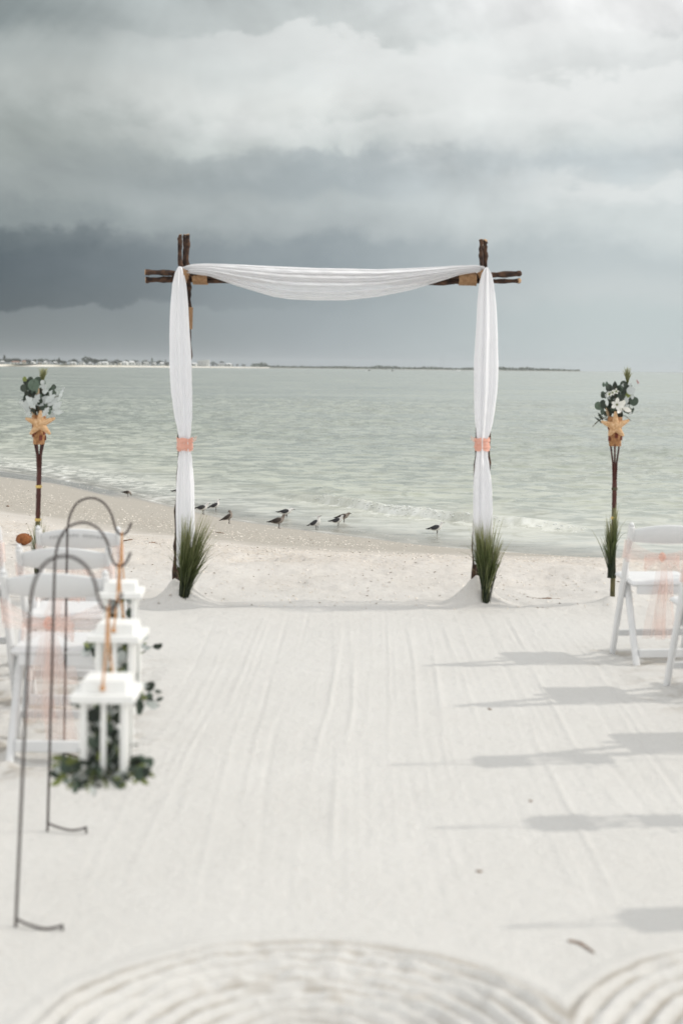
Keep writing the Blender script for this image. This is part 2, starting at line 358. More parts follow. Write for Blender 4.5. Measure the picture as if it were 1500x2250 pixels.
# ------------------------------------------------------------------ helpers: meshes
class MB:
    def __init__(s): s.v = []; s.f = []; s.a = []; s.sm = []
    def add(s, vs_, fs, smooth=False, a=None):
        o = len(s.v); s.v += [tuple(q) for q in vs_]; s.f += [tuple(i+o for i in f) for f in fs]; s.sm += [smooth]*len(fs)
        s.a += list(a) if a is not None else [0.0]*len(vs_)
        return s
    def box(s, c, d, rot=None, ch=0.0):
        cx, cy, cz = c; hx, hy, hz = d[0]/2, d[1]/2, d[2]/2
        if ch <= 0:
            pts = [Vector((x*hx, y*hy, z*hz)) for z in (-1,1) for x, y in ((-1,-1),(1,-1),(1,1),(-1,1))]
            fs = [(0,3,2,1),(4,5,6,7),(0,1,5,4),(1,2,6,5),(2,3,7,6),(3,0,4,7)]
        else:
            pts = []
            ring = [(-hx+ch,-hy),(hx-ch,-hy),(hx,-hy+ch),(hx,hy-ch),(hx-ch,hy),(-hx+ch,hy),(-hx,hy-ch),(-hx,-hy+ch)]
            k = [(1-ch/max(hx,1e-6)), (1-ch/max(hy,1e-6))]
            for zz, kk in ((-hz, True), (-hz+ch, False), (hz-ch, False), (hz, True)):
                for x, y in ring: pts.append(Vector((x*(k[0] if kk else 1), y*(k[1] if kk else 1), zz)))
            fs = [tuple(range(7,-1,-1)), tuple(range(24,32))]
            for r_ in range(3):
                for i in range(8): fs.append((r_*8+i, r_*8+(i+1)%8, r_*8+8+(i+1)%8, r_*8+8+i))
        if rot is not None: pts = [rot @ q for q in pts]
        return s.add([q + Vector(c) for q in pts], fs)
    def bar(s, p0, p1, w, d, ch=0.006, up=Vector((0,1,0))):
        p0, p1 = Vector(p0), Vector(p1); z = (p1-p0); L_ = z.length; z.normalize()
        x = up.cross(z)
        if x.length < 1e-4: x = Vector((1,0,0)).cross(z)
        x.normalize(); y = z.cross(x)
        R_ = Matrix((x, y, z)).transposed()
        return s.box((p0+p1)/2, (w, d, L_), R_, ch)
    def tube(s, pts, rad, n=8, smooth=True, cap=True, a=None, sx=1.0):
        pts = [Vector(q) for q in pts]; m = len(pts)
        rad = [rad]*m if isinstance(rad, (int, float)) else list(rad)
        vs_ = []; fs = []; aa = []
        prev = None
        for i, q in enumerate(pts):
            t = (pts[min(i+1, m-1)] - pts[max(i-1, 0)]).normalized()
            if prev is None:
                ref = Vector((0,0,1)) if abs(t.z) < 0.9 else Vector((1,0,0))
                x = ref.cross(t).normalized()
            else:
                x = (prev - t*prev.dot(t)).normalized()
            prev = x; y = t.cross(x)
            for k in range(n):
                th = 2*math.pi*k/n; vs_.append(q + x*(math.cos(th)*rad[i]*sx) + y*(math.sin(th)*rad[i]))
                aa.append(a[i] if a else 0.0)
        for i in range(m-1):
            for k in range(n): fs.append((i*n+k, i*n+(k+1)%n, i*n+n+(k+1)%n, i*n+n+k))
        if cap: fs.append(tuple(range(n-1,-1,-1))); fs.append(tuple(range((m-1)*n, m*n)))
        return s.add(vs_, fs, smooth, aa)
    def grid(s, P, smooth=True, closed=False, a=None):
        nu, nv = len(P), len(P[0]); fs = []
        for i in range(nu-1):
            for j in range(nv if closed else nv-1): fs.append((i*nv+j, i*nv+(j+1)%nv, (i+1)*nv+(j+1)%nv, (i+1)*nv+j))
        return s.add([q for r_ in P for q in r_], fs, smooth, [q for r_ in a for q in r_] if a else None)
    def ball(s, c, r, n=8, m=6, jit=0.0):
        P = []
        for i in range(m+1):
            th = math.pi*i/m; row = []
            for k in range(n):
                ph = 2*math.pi*k/n; q = 1 + random.uniform(-jit, jit)
                row.append((c[0]+r[0]*q*math.sin(th)*math.cos(ph), c[1]+r[1]*q*math.sin(th)*math.sin(ph), c[2]+r[2]*q*math.cos(th)))
            P.append(row)
        return s.grid(P, True, True)
    def mesh(s, name, attr_name=None):
        me = bpy.data.meshes.new(name); me.from_pydata(s.v, [], s.f); me.polygons.foreach_set('use_smooth', s.sm)
        if attr_name:
            at_ = me.attributes.new(attr_name, 'FLOAT', 'POINT'); at_.data.foreach_set('value', np.array(s.a, dtype=np.float32))
        me.update(); return me
    def build(s, name, mat, parent=None, attr_name=None):
        me = s.mesh(name, attr_name); me.materials.append(mat); return obj(name, me, parent)
def obj(name, me, parent=None):
    o = bpy.data.objects.new(name, me); col.objects.link(o)
    if parent is not None: o.parent = parent
    return o
def tag(o, label=None, cat=None, group=None, kind=None):
    if label: o['label'] = label
    if cat: o['category'] = cat
    if group: o['group'] = group
    if kind: o['kind'] = kind
    return o
def thing(name, label, cat, loc=(0,0,0), rz=0.0, group=None):
    o = bpy.data.objects.new(name, None); col.objects.link(o); o.empty_display_size = 0.1
    o.location = loc; o.rotation_euler = (0,0,rz); return tag(o, label, cat, group)
def children(o): return [c for c in col.objects if c.parent == o]
def copy_tree(o, label=None, loc=None, rz=None, parent=None):
    kids = list(o.children)
    c = o.copy(); col.objects.link(c); c.parent = parent
    if label: c['label'] = label
    if loc is not None: c.location = loc
    if rz is not None: c.rotation_euler = (0,0,rz)
    for k in kids: copy_tree(k, parent=c)
    return c
def cat_rom(pts, k=6):
    pts = [Vector(q) for q in pts]; out = []
    for i in range(len(pts)-1):
        a, b, c, d = pts[max(i-1,0)], pts[i], pts[i+1], pts[min(i+2,len(pts)-1)]
        for j in range(k):
            t = j/k
            out.append(0.5*((2*b) + (c-a)*t + (2*a-5*b+4*c-d)*t*t + (3*b-a-3*c+d)*t*t*t))
    out.append(pts[-1]); return out
def np_grid_mesh(name, X, Y, Z, attrs=None):
    r_, c_ = X.shape; co = np.stack([X, Y, Z], -1).reshape(-1, 3).astype(np.float32)
    idx = np.arange(r_*c_).reshape(r_, c_)
    q = np.stack([idx[:-1,:-1], idx[:-1,1:], idx[1:,1:], idx[1:,:-1]], -1).reshape(-1, 4).astype(np.int32)
    me = bpy.data.meshes.new(name); me.vertices.add(len(co)); me.vertices.foreach_set('co', co.ravel())
    me.loops.add(q.size); me.loops.foreach_set('vertex_index', q.ravel())
    me.polygons.add(len(q)); me.polygons.foreach_set('loop_start', np.arange(0, q.size, 4, dtype=np.int32))
    try: me.polygons.foreach_set('loop_total', np.full(len(q), 4, dtype=np.int32))
    except Exception: pass
    me.update(calc_edges=True); me.validate(); me.polygons.foreach_set('use_smooth', np.ones(len(me.polygons), dtype=bool))
    for k, a in (attrs or {}).items():
        t = me.attributes.new(k, 'FLOAT', 'POINT'); t.data.foreach_set('value', a.astype(np.float32).ravel())
    return me

# ------------------------------------------------------------------ where the chairs stand
def gz(x, y): return float(beach(x, y))
LEFT_CHAIRS = [   # x of the chair's middle, y of its middle, turn, label
    (-1.375, 7.67, -0.02, 'white folding chair with grey lettering on its back, front left row nearest the aisle'),
    (-1.30, 6.89, -0.02, 'white folding chair second from the front beside the aisle, left of the lanterns'),
    (-1.18, 6.07, -0.01, 'white folding chair at the left with a peach bow, nearest the camera'),
    (-2.02, 7.70, 0.0, 'white folding chair cut by the left edge, in the front left row'),
    (-1.90, 6.85, 0.0, 'white folding chair at the left edge behind the brown husk, second row'),
    (-1.735, 6.02, 0.0, 'white folding chair hardly in view at the left edge, nearest row'),
]
RIGHT_CHAIRS = [
    (1.83, 8.17, 0.11, 'white folding chair with a full peach bow, front right row by the torch'),
    (1.94, 7.27, 0.11, 'white folding chair cut by the right edge, second right row'),
    (2.42, 8.30, 0.11, 'white folding chair further along the front right row, past the right edge'),
    (2.12, 6.36, 0.11, 'white folding chair out of frame right whose shadow falls third from the front'),
    (2.53, 7.40, 0.11, 'white folding chair further along the second right row, out of frame'),
]
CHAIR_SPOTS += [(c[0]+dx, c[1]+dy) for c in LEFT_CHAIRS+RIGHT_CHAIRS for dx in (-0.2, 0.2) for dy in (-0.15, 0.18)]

# ------------------------------------------------------------------ setting: sand
def build_sand():
    rows = list(np.linspace(-9, 1.0, 40)) + [1.2]
    while rows[-1] < 70: rows.append(rows[-1] + max(0.0085, 0.0031*rows[-1] if rows[-1] < 15 else 0.008*rows[-1]))
    ys = np.array(rows)
    xf = np.concatenate([np.linspace(-60, -12, 30)[:-1], np.linspace(-12, -2.9, 130)[:-1], np.linspace(-2.9, 2.9, 520)[:-1], np.linspace(2.9, 8, 70)[:-1], np.linspace(8, 60, 25)])
    X, Y = np.meshgrid(xf, ys)
    Z = beach(X, Y); sea_d = shore_y(X) - Y
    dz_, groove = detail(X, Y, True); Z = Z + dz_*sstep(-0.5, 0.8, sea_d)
    hgt = Z - SEA
    left = 1 - sstep(-5.6, -4.2, X)
    wet = 0.55*(1 - sstep(0.2, 1.0, sea_d + 0.25*vn(X*0.8, Y*0.8, 7)))*sstep(-0.9, -0.1, sea_d)
    wet = np.maximum(wet, left*(1 - sstep(1.9, 3.2, sea_d + 0.8*vn(X*0.35, Y*0.3, 8) - 0.12*(-5-X)))*sstep(-1.2, -0.3, sea_d))
    damp = 1 - sstep(0.95, 1.22, hgt + 0.16*vn(X*0.6, Y*0.6, 9) + 0.06*vn(X*3, Y*3, 10))
    shelly = sstep(-0.4, 0.6, Y-berm_y(X))*(1-sstep(0.35, 0.6, -(hgt-1.25)))
    shell = np.exp(-((hgt-0.78+0.1*vn(X*0.7, Y*0.5, 12))/0.20)**2)*(1-sstep(-2.2, 1.0, X)) + 0.55*np.exp(-((hgt-1.27)/0.14)**2)*sstep(0, 0.5, Y-berm_y(X)+0.6)
    dry = 1 - sstep(8.2, 13.2, Y + 1.6*vn(X*0.8, Y*0.8, 13) + 0.6*vn(X*3, Y*3, 14))
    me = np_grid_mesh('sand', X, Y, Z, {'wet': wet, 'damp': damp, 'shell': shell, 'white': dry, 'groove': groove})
    m, n, l, p = nt('beach_sand')
    W, D, S, Wh = (attr(n, k).outputs['Fac'] for k in ('wet', 'damp', 'shell', 'white'))
    big = noise_n(n, l, 1.6, 5); fine = noise_n(n, l, 90, 4, 0.7); gr = noise_n(n, l, 420, 2, 0.7)
    c = mixc(n, l, Wh, mixc(n, l, rng_n(n, l, big, 0.3, 0.7), (0.535,0.50,0.456), (0.615,0.588,0.552)), mixc(n, l, rng_n(n, l, big, 0.3, 0.7), (0.575,0.569,0.545), (0.61,0.605,0.583)))
    c = mixc(n, l, rng_n(n, l, fine, 0.42, 0.72, 0, 0.35), c, (0.72,0.68,0.64))
    sp = noise_n(n, l, 34, 3, 0.75)
    c = mixc(n, l, mm(n, l, 'MULTIPLY', rng_n(n, l, sp, 0.54, 0.68, 0, 0.4), mm(n, l, 'SUBTRACT', 1.0, mm(n, l, 'MULTIPLY', Wh, 0.75))), c, (0.42,0.36,0.30))
    c = mixc(n, l, rng_n(n, l, gr, 0.58, 0.74, 0, 0.55), c, (0.36,0.30,0.25))
    # shell hash: pale and dark flecks
    vo = n.new('ShaderNodeTexVoronoi'); vo.inputs['Scale'].default_value = 42; t = n.new('ShaderNodeTexCoord'); l.new(t.outputs['Object'], vo.inputs[0])
    sepc = n.new('ShaderNodeSeparateColor'); l.new(vo.outputs['Color'], sepc.inputs[0])
    fl = mixc(n, l, rng_n(n, l, sepc.outputs[0], 0.0, 1.0), (0.70,0.62,0.52), (0.40,0.33,0.25))
    fl = mixc(n, l, rng_n(n, l, sepc.outputs[1], 0.84, 0.9), fl, (0.12,0.09,0.07))
    c = mixc(n, l, mm(n, l, 'MULTIPLY', mm(n, l, 'MULTIPLY', S, rng_n(n, l, sepc.outputs[2], 0.25, 0.6)), 0.85, True), c, fl)
    c = mixc(n, l, mm(n, l, 'MULTIPLY', D, 0.9), c, mixc(n, l, fine, (0.345,0.318,0.275), (0.415,0.388,0.34)))
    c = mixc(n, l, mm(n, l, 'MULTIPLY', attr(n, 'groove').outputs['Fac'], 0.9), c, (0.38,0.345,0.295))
    c = mixc(n, l, W, c, (0.235,0.225,0.205))
    l.new(c, p.inputs['Base Color'])
    rg = mixc(n, l, W, (0.9,)*3, (0.16,)*3); l.new(rg, p.inputs['Roughness'])
    set_in(p, {'Specular IOR Level': 0.3}); l.new(rng_n(n, l, W, 0, 1, 0.15, 0.6), p.inputs['Specular IOR Level'])
    hb = mm(n, l, 'ADD', mm(n, l, 'MULTIPLY', fine, 0.9), mm(n, l, 'MULTIPLY', noise_n(n, l, 24, 4, 0.6), 1.5))
    bs = bump_n(n, l, hb, 0.5, 0.006)
    bn = n['Bump']; l.new(rng_n(n, l, W, 0, 1, 0.75, 0.02), bn.inputs['Strength'])
    l.new(bs, p.inputs['Normal'])
    me.materials.append(m); o = obj('sand', me); tag(o, kind='structure')
build_sand()

# ------------------------------------------------------------------ setting: sea
BREAK_PX = [(560,1078),(640,1090),(720,1101),(800,1113),(850,1120),(930,1129),(1050,1143),(1150,1151),(1230,1156),(1290,1158)]
BR = [on_z(a, b+7, SEA) for a, b in BREAK_PX]
brx = np.array([p.x for p in BR]); bry = np.array([p.y for p in BR])
BR2 = [on_z(a, b, SEA) for a, b in ((180,985),(290,1006),(420,1012),(520,1024))]
br2x = np.array([p.x for p in BR2]); br2y = np.array([p.y for p in BR2])
def breaker(x, y):
    dy = y - np.interp(x, brx, bry) - 0.16*vn(x*1.1, x*0, 3)
    amp = sstep(brx[0], brx[1]+0.5, x)*(1-sstep(brx[-2]-0.1, brx[-1]+0.15, x))*(0.75+0.7*vn(x*0.9+7, x*0, 4))
    prof = np.where(dy < 0, np.exp(-(dy/0.16)**2), np.exp(-(dy/0.62)**2))
    return dy, amp, 0.17*amp*prof
def build_sea():
    rows = [17.0]
    while rows[-1] < 170: rows.append(rows[-1] + 0.0032*rows[-1])
    while rows[-1] < 9500: rows.append(rows[-1]*1.09)
    ys = np.array(rows)
    un = np.concatenate([np.linspace(-1.0, -0.45, 12)[:-1], np.linspace(-0.45, 0.36, 460)[:-1], np.linspace(0.36, 1.0, 12)])
    U, Y = np.meshgrid(un, ys); X = U*(Y+6)
    near = 1 - sstep(110, 165, Y)
    depth = np.clip(SEA - beach(X, Y), 0, 3); off = Y - shore_y(X)
    am = sstep(0.0, 9.0, off)
    A = 0.2; x2, y2 = X*0.94+Y*A, Y-X*0.10
    gust = np.clip(0.65+1.1*vn(X*0.12, Y*0.10, 205), 0.25, 1.3)
    ridge = lambda a_, b_, sd: (1-2*np.abs(vn(a_ + 0.5*vn(a_*1.7, b_*1.7, sd+5), b_ + 0.4*vn(a_*1.3, b_*1.3, sd+7), sd)))**3
    wv = 0.05*fbm(x2*0.30, y2*0.55, 201, 3) + gust*(0.075*ridge(x2*0.55, y2*0.95, 202) + 0.035*ridge(x2*1.3, y2*2.1, 203) + 0.05*fbm(x2*1.2, y2*2.4, 204, 2))
    Z = SEA + near*(0.12+0.88*am)*wv*1.25 + 0.012*sstep(0, 1.5, off)
    dy, amp, bh = breaker(X, Y)
    Z = Z + bh + near*0.0
    dy2 = Y - np.interp(X, br2x, br2y); a2 = sstep(br2x[0], br2x[0]+1, X)*(1-sstep(br2x[-1]-1, br2x[-1], X))*np.clip(0.4+1.6*vn(X*0.6, X*0, 24), 0, 1)
    b2 = 0.10*a2*np.where(dy2 < 0, np.exp(-(dy2/0.25)**2), np.exp(-(dy2/0.9)**2)); Z = Z + b2
    tex = fbm(X*7, Y*5, 210, 4)
    foam = 0.6*amp*np.clip(np.exp(-((dy+0.06)/0.17)**2)*(0.9+1.6*tex) , 0, 1)*np.clip(0.75+1.8*vn(X*0.8+3, X*0, 30), 0, 1)
    foam = foam + amp*0.5*np.exp(-((dy+0.45)/0.35)**2)*np.clip(tex*3-0.1, 0, 1)
    foam = foam + 0.7*a2*np.exp(-((dy2+0.05)/0.22)**2)*np.clip(tex*2+0.3, 0, 1)
    lft = 1 - sstep(-5.0, -2.5, X)
    lines = np.abs(vn(X*0.35+4, (off+0.8*vn(X*0.5, Y*0.4, 40))*0.9, 41))
    foam = foam + (0.35+0.5*lft)*np.exp(-(off/ (1.0+2.6*lft))**2)*(1-sstep(0.0, 0.09, lines))*np.clip(0.55+1.6*tex, 0, 1)
    foam = foam + 0.75*np.exp(-((off-0.08)/0.10)**2)*np.clip(0.5+1.6*vn(X*2.2, Y*2.2, 44), 0, 1)
    foam = foam + lft*0.4*np.exp(-((off-2.5)/1.8)**2)*np.clip(tex*4-0.3, 0, 1)
    me = np_grid_mesh('sea', X, Y, Z, {'foam': np.clip(foam, 0, 1), 'depth': depth, 'off': np.clip(off, -5, 400)})
    m, n, l, p = nt('sea_water')
    F, D, O = (attr(n, k).outputs['Fac'] for k in ('foam', 'depth', 'off'))
    big = noise_n(n, l, 0.09, 4, stretch=(0.5, 1.5, 1))
    c_far = mixc(n, l, rng_n(n, l, big, 0.35, 0.65), (0.275,0.305,0.255), (0.325,0.355,0.305))
    c = mixc(n, l, rng_n(n, l, O, 0.0, 30.0), mixc(n, l, rng_n(n, l, D, 0, 0.45), (0.55,0.545,0.49), (0.45,0.47,0.39)), c_far)
    c = mixc(n, l, F, c, (0.86,0.87,0.84)); l.new(c, p.inputs['Base Color'])
    l.new(rng_n(n, l, F, 0, 0.6, 0.16, 0.7), p.inputs['Roughness']); set_in(p, {'IOR': 1.333, 'Specular IOR Level': 0.5})
    # wavelets: slopes taken straight from noise, so they survive far out where bump would average away
    far = rng_n(n, l, O, 40, 160)
    def slope(scale, detail_, st_, amt):
        t_ = n.new('ShaderNodeTexCoord'); mp = n.new('ShaderNodeMapping'); mp.inputs['Scale'].default_value = st_; l.new(t_.outputs['Object'], mp.inputs[0])
        x_ = n.new('ShaderNodeTexNoise'); x_.inputs['Scale'].default_value = scale; x_.inputs['Detail'].default_value = detail_; x_.inputs['Distortion'].default_value = 0.6; l.new(mp.outputs[0], x_.inputs['Vector'])
        q = n.new('ShaderNodeVectorMath'); q.operation = 'SUBTRACT'; l.new(x_.outputs['Color'], q.inputs[0]); q.inputs[1].default_value = (0.5, 0.5, 0.5)
        r_ = n.new('ShaderNodeVectorMath'); r_.operation = 'MULTIPLY'; l.new(q.outputs[0], r_.inputs[0]); r_.inputs[1].default_value = (1, 1, 0)
        k_ = n.new('ShaderNodeVectorMath'); k_.operation = 'SCALE'; l.new(r_.outputs[0], k_.inputs[0])
        if isinstance(amt, (int, float)): k_.inputs['Scale'].default_value = amt
        else: l.new(amt, k_.inputs['Scale'])
        return k_.outputs[0]
    def vadd(a_, b_):
        q = n.new('ShaderNodeVectorMath'); l.new(a_, q.inputs[0]); l.new(b_, q.inputs[1]); return q.outputs[0]
    calm = rng_n(n, l, O, 0.0, 9.0, 0.12, 1.0)
    geo = n.new('ShaderNodeNewGeometry')
    nv = vadd(vadd(slope(1.25, 3, (0.85, 1.05, 1), mm(n, l, 'MULTIPLY', calm, 1.5)), slope(3.2, 3, (0.7, 1.3, 1), mm(n, l, 'MULTIPLY', calm, 0.8))), slope(0.16, 3, (0.4, 0.9, 1), mm(n, l, 'MULTIPLY', far, 1.1)))
    nm = n.new('ShaderNodeVectorMath'); nm.operation = 'NORMALIZE'; l.new(vadd(geo.outputs['Normal'], nv), nm.inputs[0]); l.new(nm.outputs[0], p.inputs['Normal'])
    tp = n.new('ShaderNodeBsdfTransparent'); mx = n.new('ShaderNodeMixShader')
    al = mm(n, l, 'MAXIMUM', rng_n(n, l, D, 0.0, 0.10, 0.45, 1.0), F); l.new(al, mx.inputs[0])
    l.new(tp.outputs[0], mx.inputs[1]); l.new(p.outputs[0], mx.inputs[2]); l.new(mx.outputs[0], n['Material Output'].inputs[0])
    me.materials.append(m); o = obj('sea', me); tag(o, kind='structure')
    # broken water on the crest of the little wave
    mb = MB(); ic = MB().ball((0,0,0), (1,1,1), 6, 4)
    for k in range(1500):
        x = random.uniform(brx[0], brx[-1]); yl = float(np.interp(x, brx, bry)) + 0.16*float(vn(np.array(x*1.1), np.array(0.0), 3))
        a = float(breaker(np.array(x), np.array(yl))[1]); q = float(np.clip(0.75+1.8*vn(np.array(x*0.8+3), np.array(0.0), 30), 0, 1))
        if random.random() > a*q*0.45: continue
        dy = random.gauss(-0.07, 0.07); y = yl+dy; z = SEA + 0.17*a*math.exp(-(dy/0.2)**2) + random.uniform(-0.02, 0.025)
        r = random.uniform(0.007, 0.026)
        mb.add([(x+v_[0]*r*1.6, y+v_[1]*r, z+v_[2]*r*0.8) for v_ in ic.v], ic.f, True)
    fo = mb.build('wave_foam', M('white_foam', (0.88,0.89,0.87), (0.94,0.95,0.93), 20, 0.7, trans=0.45))
    tag(fo, 'white foam breaking along the crest of the small wave', 'foam', kind='stuff')
build_sea()

# ------------------------------------------------------------------ setting: the far shore
fx = [-700, -480, 0, 160, 350, 450, 560, 600]; fd = [1700, 1750, 1900, 2300, 3000, 3500, 4100, 4250]
def shore_at(px): return float(np.interp(px, fx, fd))
def far(px, d): a, _ = ray(px, 806); return Vector((a*d, d, SEA))
MAT['fbeach'] = M('far_white_beach', (0.62,0.58,0.50), (0.70,0.67,0.60), 0.02, 0.9)
MAT['fscrub'] = M('far_scrub_ground', (0.06,0.075,0.05), (0.12,0.13,0.09), 0.02, 0.9)
def strip(name, pxs, ds, prof, mat):
    P = []
    for px, d in zip(pxs, ds):
        P.append([far(px, d) + Vector((0, dy, dz)) for dy, dz in prof])
    mb = MB(); mb.grid(P); o = mb.build(name, mat); return tag(o, kind='structure')
pp = list(np.linspace(-700, 590, 60))
strip('far_beach', pp, [shore_at(q)+30*math.sin(q*0.05) for q in pp], [(0,-1.5),(30,0.9),(75,2.6),(110,3.2)], MAT['fbeach'])
strip('far_ground', pp, [shore_at(q)+30*math.sin(q*0.05) for q in pp], [(85,2.2),(110,3.6),(260,4.0),(700,-2)], MAT['fscrub'])
pq = list(np.linspace(548, 1280, 60))
strip('far_island', pq, [4350+150*math.sin(q*0.02) for q in pq], [(0,-1),(20,0.7),(60,1.6),(300,2),(420,-1)], M('far_grey_shore', (0.20,0.21,0.17), (0.34,0.33,0.28), 0.01, 0.9))

MAT['fwall'] = [M('far_wall_white', (0.74,0.74,0.70), (0.80,0.80,0.77), 0.1, 0.8), M('far_wall_cream', (0.62,0.57,0.47), (0.68,0.63,0.53), 0.1, 0.8), M('far_wall_grey', (0.42,0.43,0.42), (0.50,0.50,0.49), 0.1, 0.8)]
MAT['froof'] = [M('far_roof_white', (0.66,0.67,0.66), (0.74,0.74,0.73), 0.1, 0.7), M('far_roof_red', (0.27,0.13,0.09), (0.35,0.18,0.12), 0.1, 0.8), M('far_roof_grey', (0.22,0.23,0.24), (0.30,0.31,0.32), 0.1, 0.8)]
MAT['fglass'] = M('far_window_glass', (0.05,0.06,0.07), (0.09,0.10,0.11), 0.3, 0.2)
ORD = ['first','second','third','fourth','fifth','sixth','seventh','eighth','ninth','tenth','eleventh','twelfth','thirteenth','fourteenth','fifteenth','sixteenth','seventeenth','eighteenth','nineteenth','twentieth','twenty-first','twenty-second','twenty-third','twenty-fourth','twenty-fifth','twenty-sixth','twenty-seventh','twenty-eighth','twenty-ninth','thirtieth']
def ordinal(k):
    tens = ['', '', 'twenty', 'thirty', 'forty', 'fifty', 'sixty', 'seventy', 'eighty', 'ninety']
    if k <= 19: return ORD[k-1]
    return (tens[k//10][:-1]+'ieth' if k % 10 == 0 else tens[k//10]+'-'+ORD[k % 10-1])
HOUSES = [(6,9,4.4,2,0),(35,21,5.0,0,1),(53,8,5.6,1,1),(71,13,5.5,0,0),(88,10,4.2,1,2),(100,7,6.0,0,0),(109,8,4.4,0,2),(122,9,5.0,2,0),(143,8,4.5,1,0),(161,13,5.2,0,0),(180,11,6.2,0,2),(199,8,4.6,2,0),(218,8,6.4,0,0),(231,13,7.2,0,0),(247,13,7.8,0,2),(262,9,6.5,1,0),(275,12,8.0,0,0),(290,13,9.0,0,0),(305,12,8.2,0,2),(320,15,8.2,0,0),(338,9,6.8,2,0),(356,10,8.0,0,0),(366,8,9.0,1,0),(425,14,9.0,0,0),(486,15,9.5,0,2),(503,13,9.0,0,0)]
for i, (px, w, h, wm, rm) in enumerate(HOUSES):
    d = shore_at(px) + random.uniform(100, 150); b = far(px, d); b.z = SEA + 2.9
    W_ = w/FPX*d; dp = W_*random.uniform(0.6, 0.9); hh = h*random.uniform(0.95, 1.15)
    wall_n = ('white','cream','grey')[wm]; roof_n = ('white','red-brown','grey')[rm]
    t = thing('shore_house', f'tiny {wall_n} house with {roof_n} roof on the far shore, {ORD[i]} from the left', 'house', b, random.uniform(-0.25,0.25), 'houses along the far shore')
    mb = MB(); mb.box((0,0,hh*0.36), (W_, dp, hh*0.72)); mb.build('wall', MAT['fwall'][wm], t)
    o = 0.5; mb = MB(); zz = hh*0.722
    vs_ = [(-W_/2-o,-dp/2-o,zz),(W_/2+o,-dp/2-o,zz),(W_/2+o,dp/2+o,zz),(-W_/2-o,dp/2+o,zz),(-W_*0.28,0,hh),(W_*0.28,0,hh)]
    mb.add(vs_, [(0,1,5,4),(1,2,5),(2,3,4,5),(3,0,4),(3,2,1,0)]); mb.build('roof', MAT['froof'][rm], t)
    nw = max(2, int(W_/4)); me_w = MB().box((0,0,0), (W_/nw*0.45, 0.12, hh*0.2)).mesh('window'); me_w.materials.append(MAT['fglass'])
    for k in range(nw):
        q = obj('window', me_w, t); q.location = (-W_/2+W_/nw*(k+0.5), -dp/2-0.05, hh*0.42)
# the pale apartment block with three wings
b = far(447, shore_at(447)+90); b.z = SEA+2.9
t = thing('apartment_block', 'white flat-roofed apartment block of three wings on the far shore right of the left drape', 'building', b)
k_ = (shore_at(447)+90)/FPX
for wx, ww, wh in ((-9.0, 7.5, 12.5), (0.0, 8.0, 13.5), (9.0, 8.5, 14.0)):
    mb = MB(); mb.box((wx*k_, 0, wh*k_/2), (ww*k_, 10, wh*k_)); wg = mb.build('wing', MAT['fwall'][0], t)
    me_w = MB().box((0,0,0), (ww*k_*0.3, 0.2, 1.3)).mesh('window'); me_w.materials.append(MAT['fglass'])
    for fl in range(4):
        for sx in (-0.24, 0.24):
            q = obj('window', me_w, wg); q.location = (wx*k_+sx*ww*k_, -5.05, wh*k_*(0.16+0.22*fl))
    mb = MB(); mb.box((wx*k_, 0, wh*k_+0.4), (ww*k_+0.8, 10.8, 0.8)); mb.build('parapet', MAT['froof'][0], t)

# far trees
MAT['fleaf'] = M('far_foliage', (0.045,0.06,0.04), (0.085,0.10,0.065), 0.5, 0.9, rnd=0.3)
MAT['ftrunk'] = M('far_trunk', (0.08,0.065,0.05), (0.12,0.10,0.08), 0.5, 0.9)
def leaf_cloud(shape, n, seed, size):
    r_ = random.Random(seed); mb = MB()
    for _ in range(n):
        if shape == 'round':
            th, ph, q = r_.uniform(0, 6.283), math.acos(r_.uniform(-1, 1)), r_.uniform(0.35, 1)**0.5
            c = (q*math.sin(ph)*math.cos(th)*0.5, q*math.sin(ph)*math.sin(th)*0.5, 0.66+q*math.cos(ph)*0.32 + 0.06*math.sin(th*3))
        elif shape == 'pine':
            hh = r_.random()**0.8; q = (1-hh)*0.22+0.02; th = r_.uniform(0, 6.283)
            c = (q*math.cos(th)*r_.uniform(0.4,1), q*math.sin(th)*r_.uniform(0.4,1), 0.22+hh*0.78)
        else:
            th = r_.uniform(0, 6.283); q = r_.uniform(0.1, 1)
            c = (q*0.5*math.cos(th), q*0.5*math.sin(th), 0.95-0.25*q*q)
        a, b_, e = [Vector((r_.gauss(0,1), r_.gauss(0,1), r_.gauss(0,1))).normalized()*size for _ in range(3)]
        C_ = Vector(c); mb.add([C_+a, C_+b_, C_+e, C_-a*0.6], [(0,1,2),(0,2,3),(1,3,2)])
    return mb
PROTO = {}
for s_, n_, z_ in (('round', 150, 0.09), ('pine', 90, 0.055), ('palm', 60, 0.12)):
    me = leaf_cloud(s_, n_, 5, z_).mesh('crown'); me.materials.append(MAT['fleaf'])
    mt = MB().tube([(0,0,0),(0.02,0,0.4),(0,0,0.8)], [0.045,0.03,0.015], 6).mesh('trunk'); mt.materials.append(MAT['ftrunk']); PROTO[s_] = (me, mt)
TREES = [(10,'pine',14),(130,'pine',13),(334,'pine',18),(364,'pine',15),(58,'pine',9),(191,'round',16),(208,'round',12),(468,'round',14),(460,'palm',9),(487,'palm',14),(3,'round',8)]
TREES += [(px+random.uniform(-3,3), random.choice(['round','round','palm']), random.uniform(5.5, 9.5)*(1+px/700)) for px in range(16, 372, 8)]
TREES += [(px+random.uniform(-3,3), 'round', random.uniform(6.5, 10)) for px in range(414, 548, 9)]
TREES.sort()
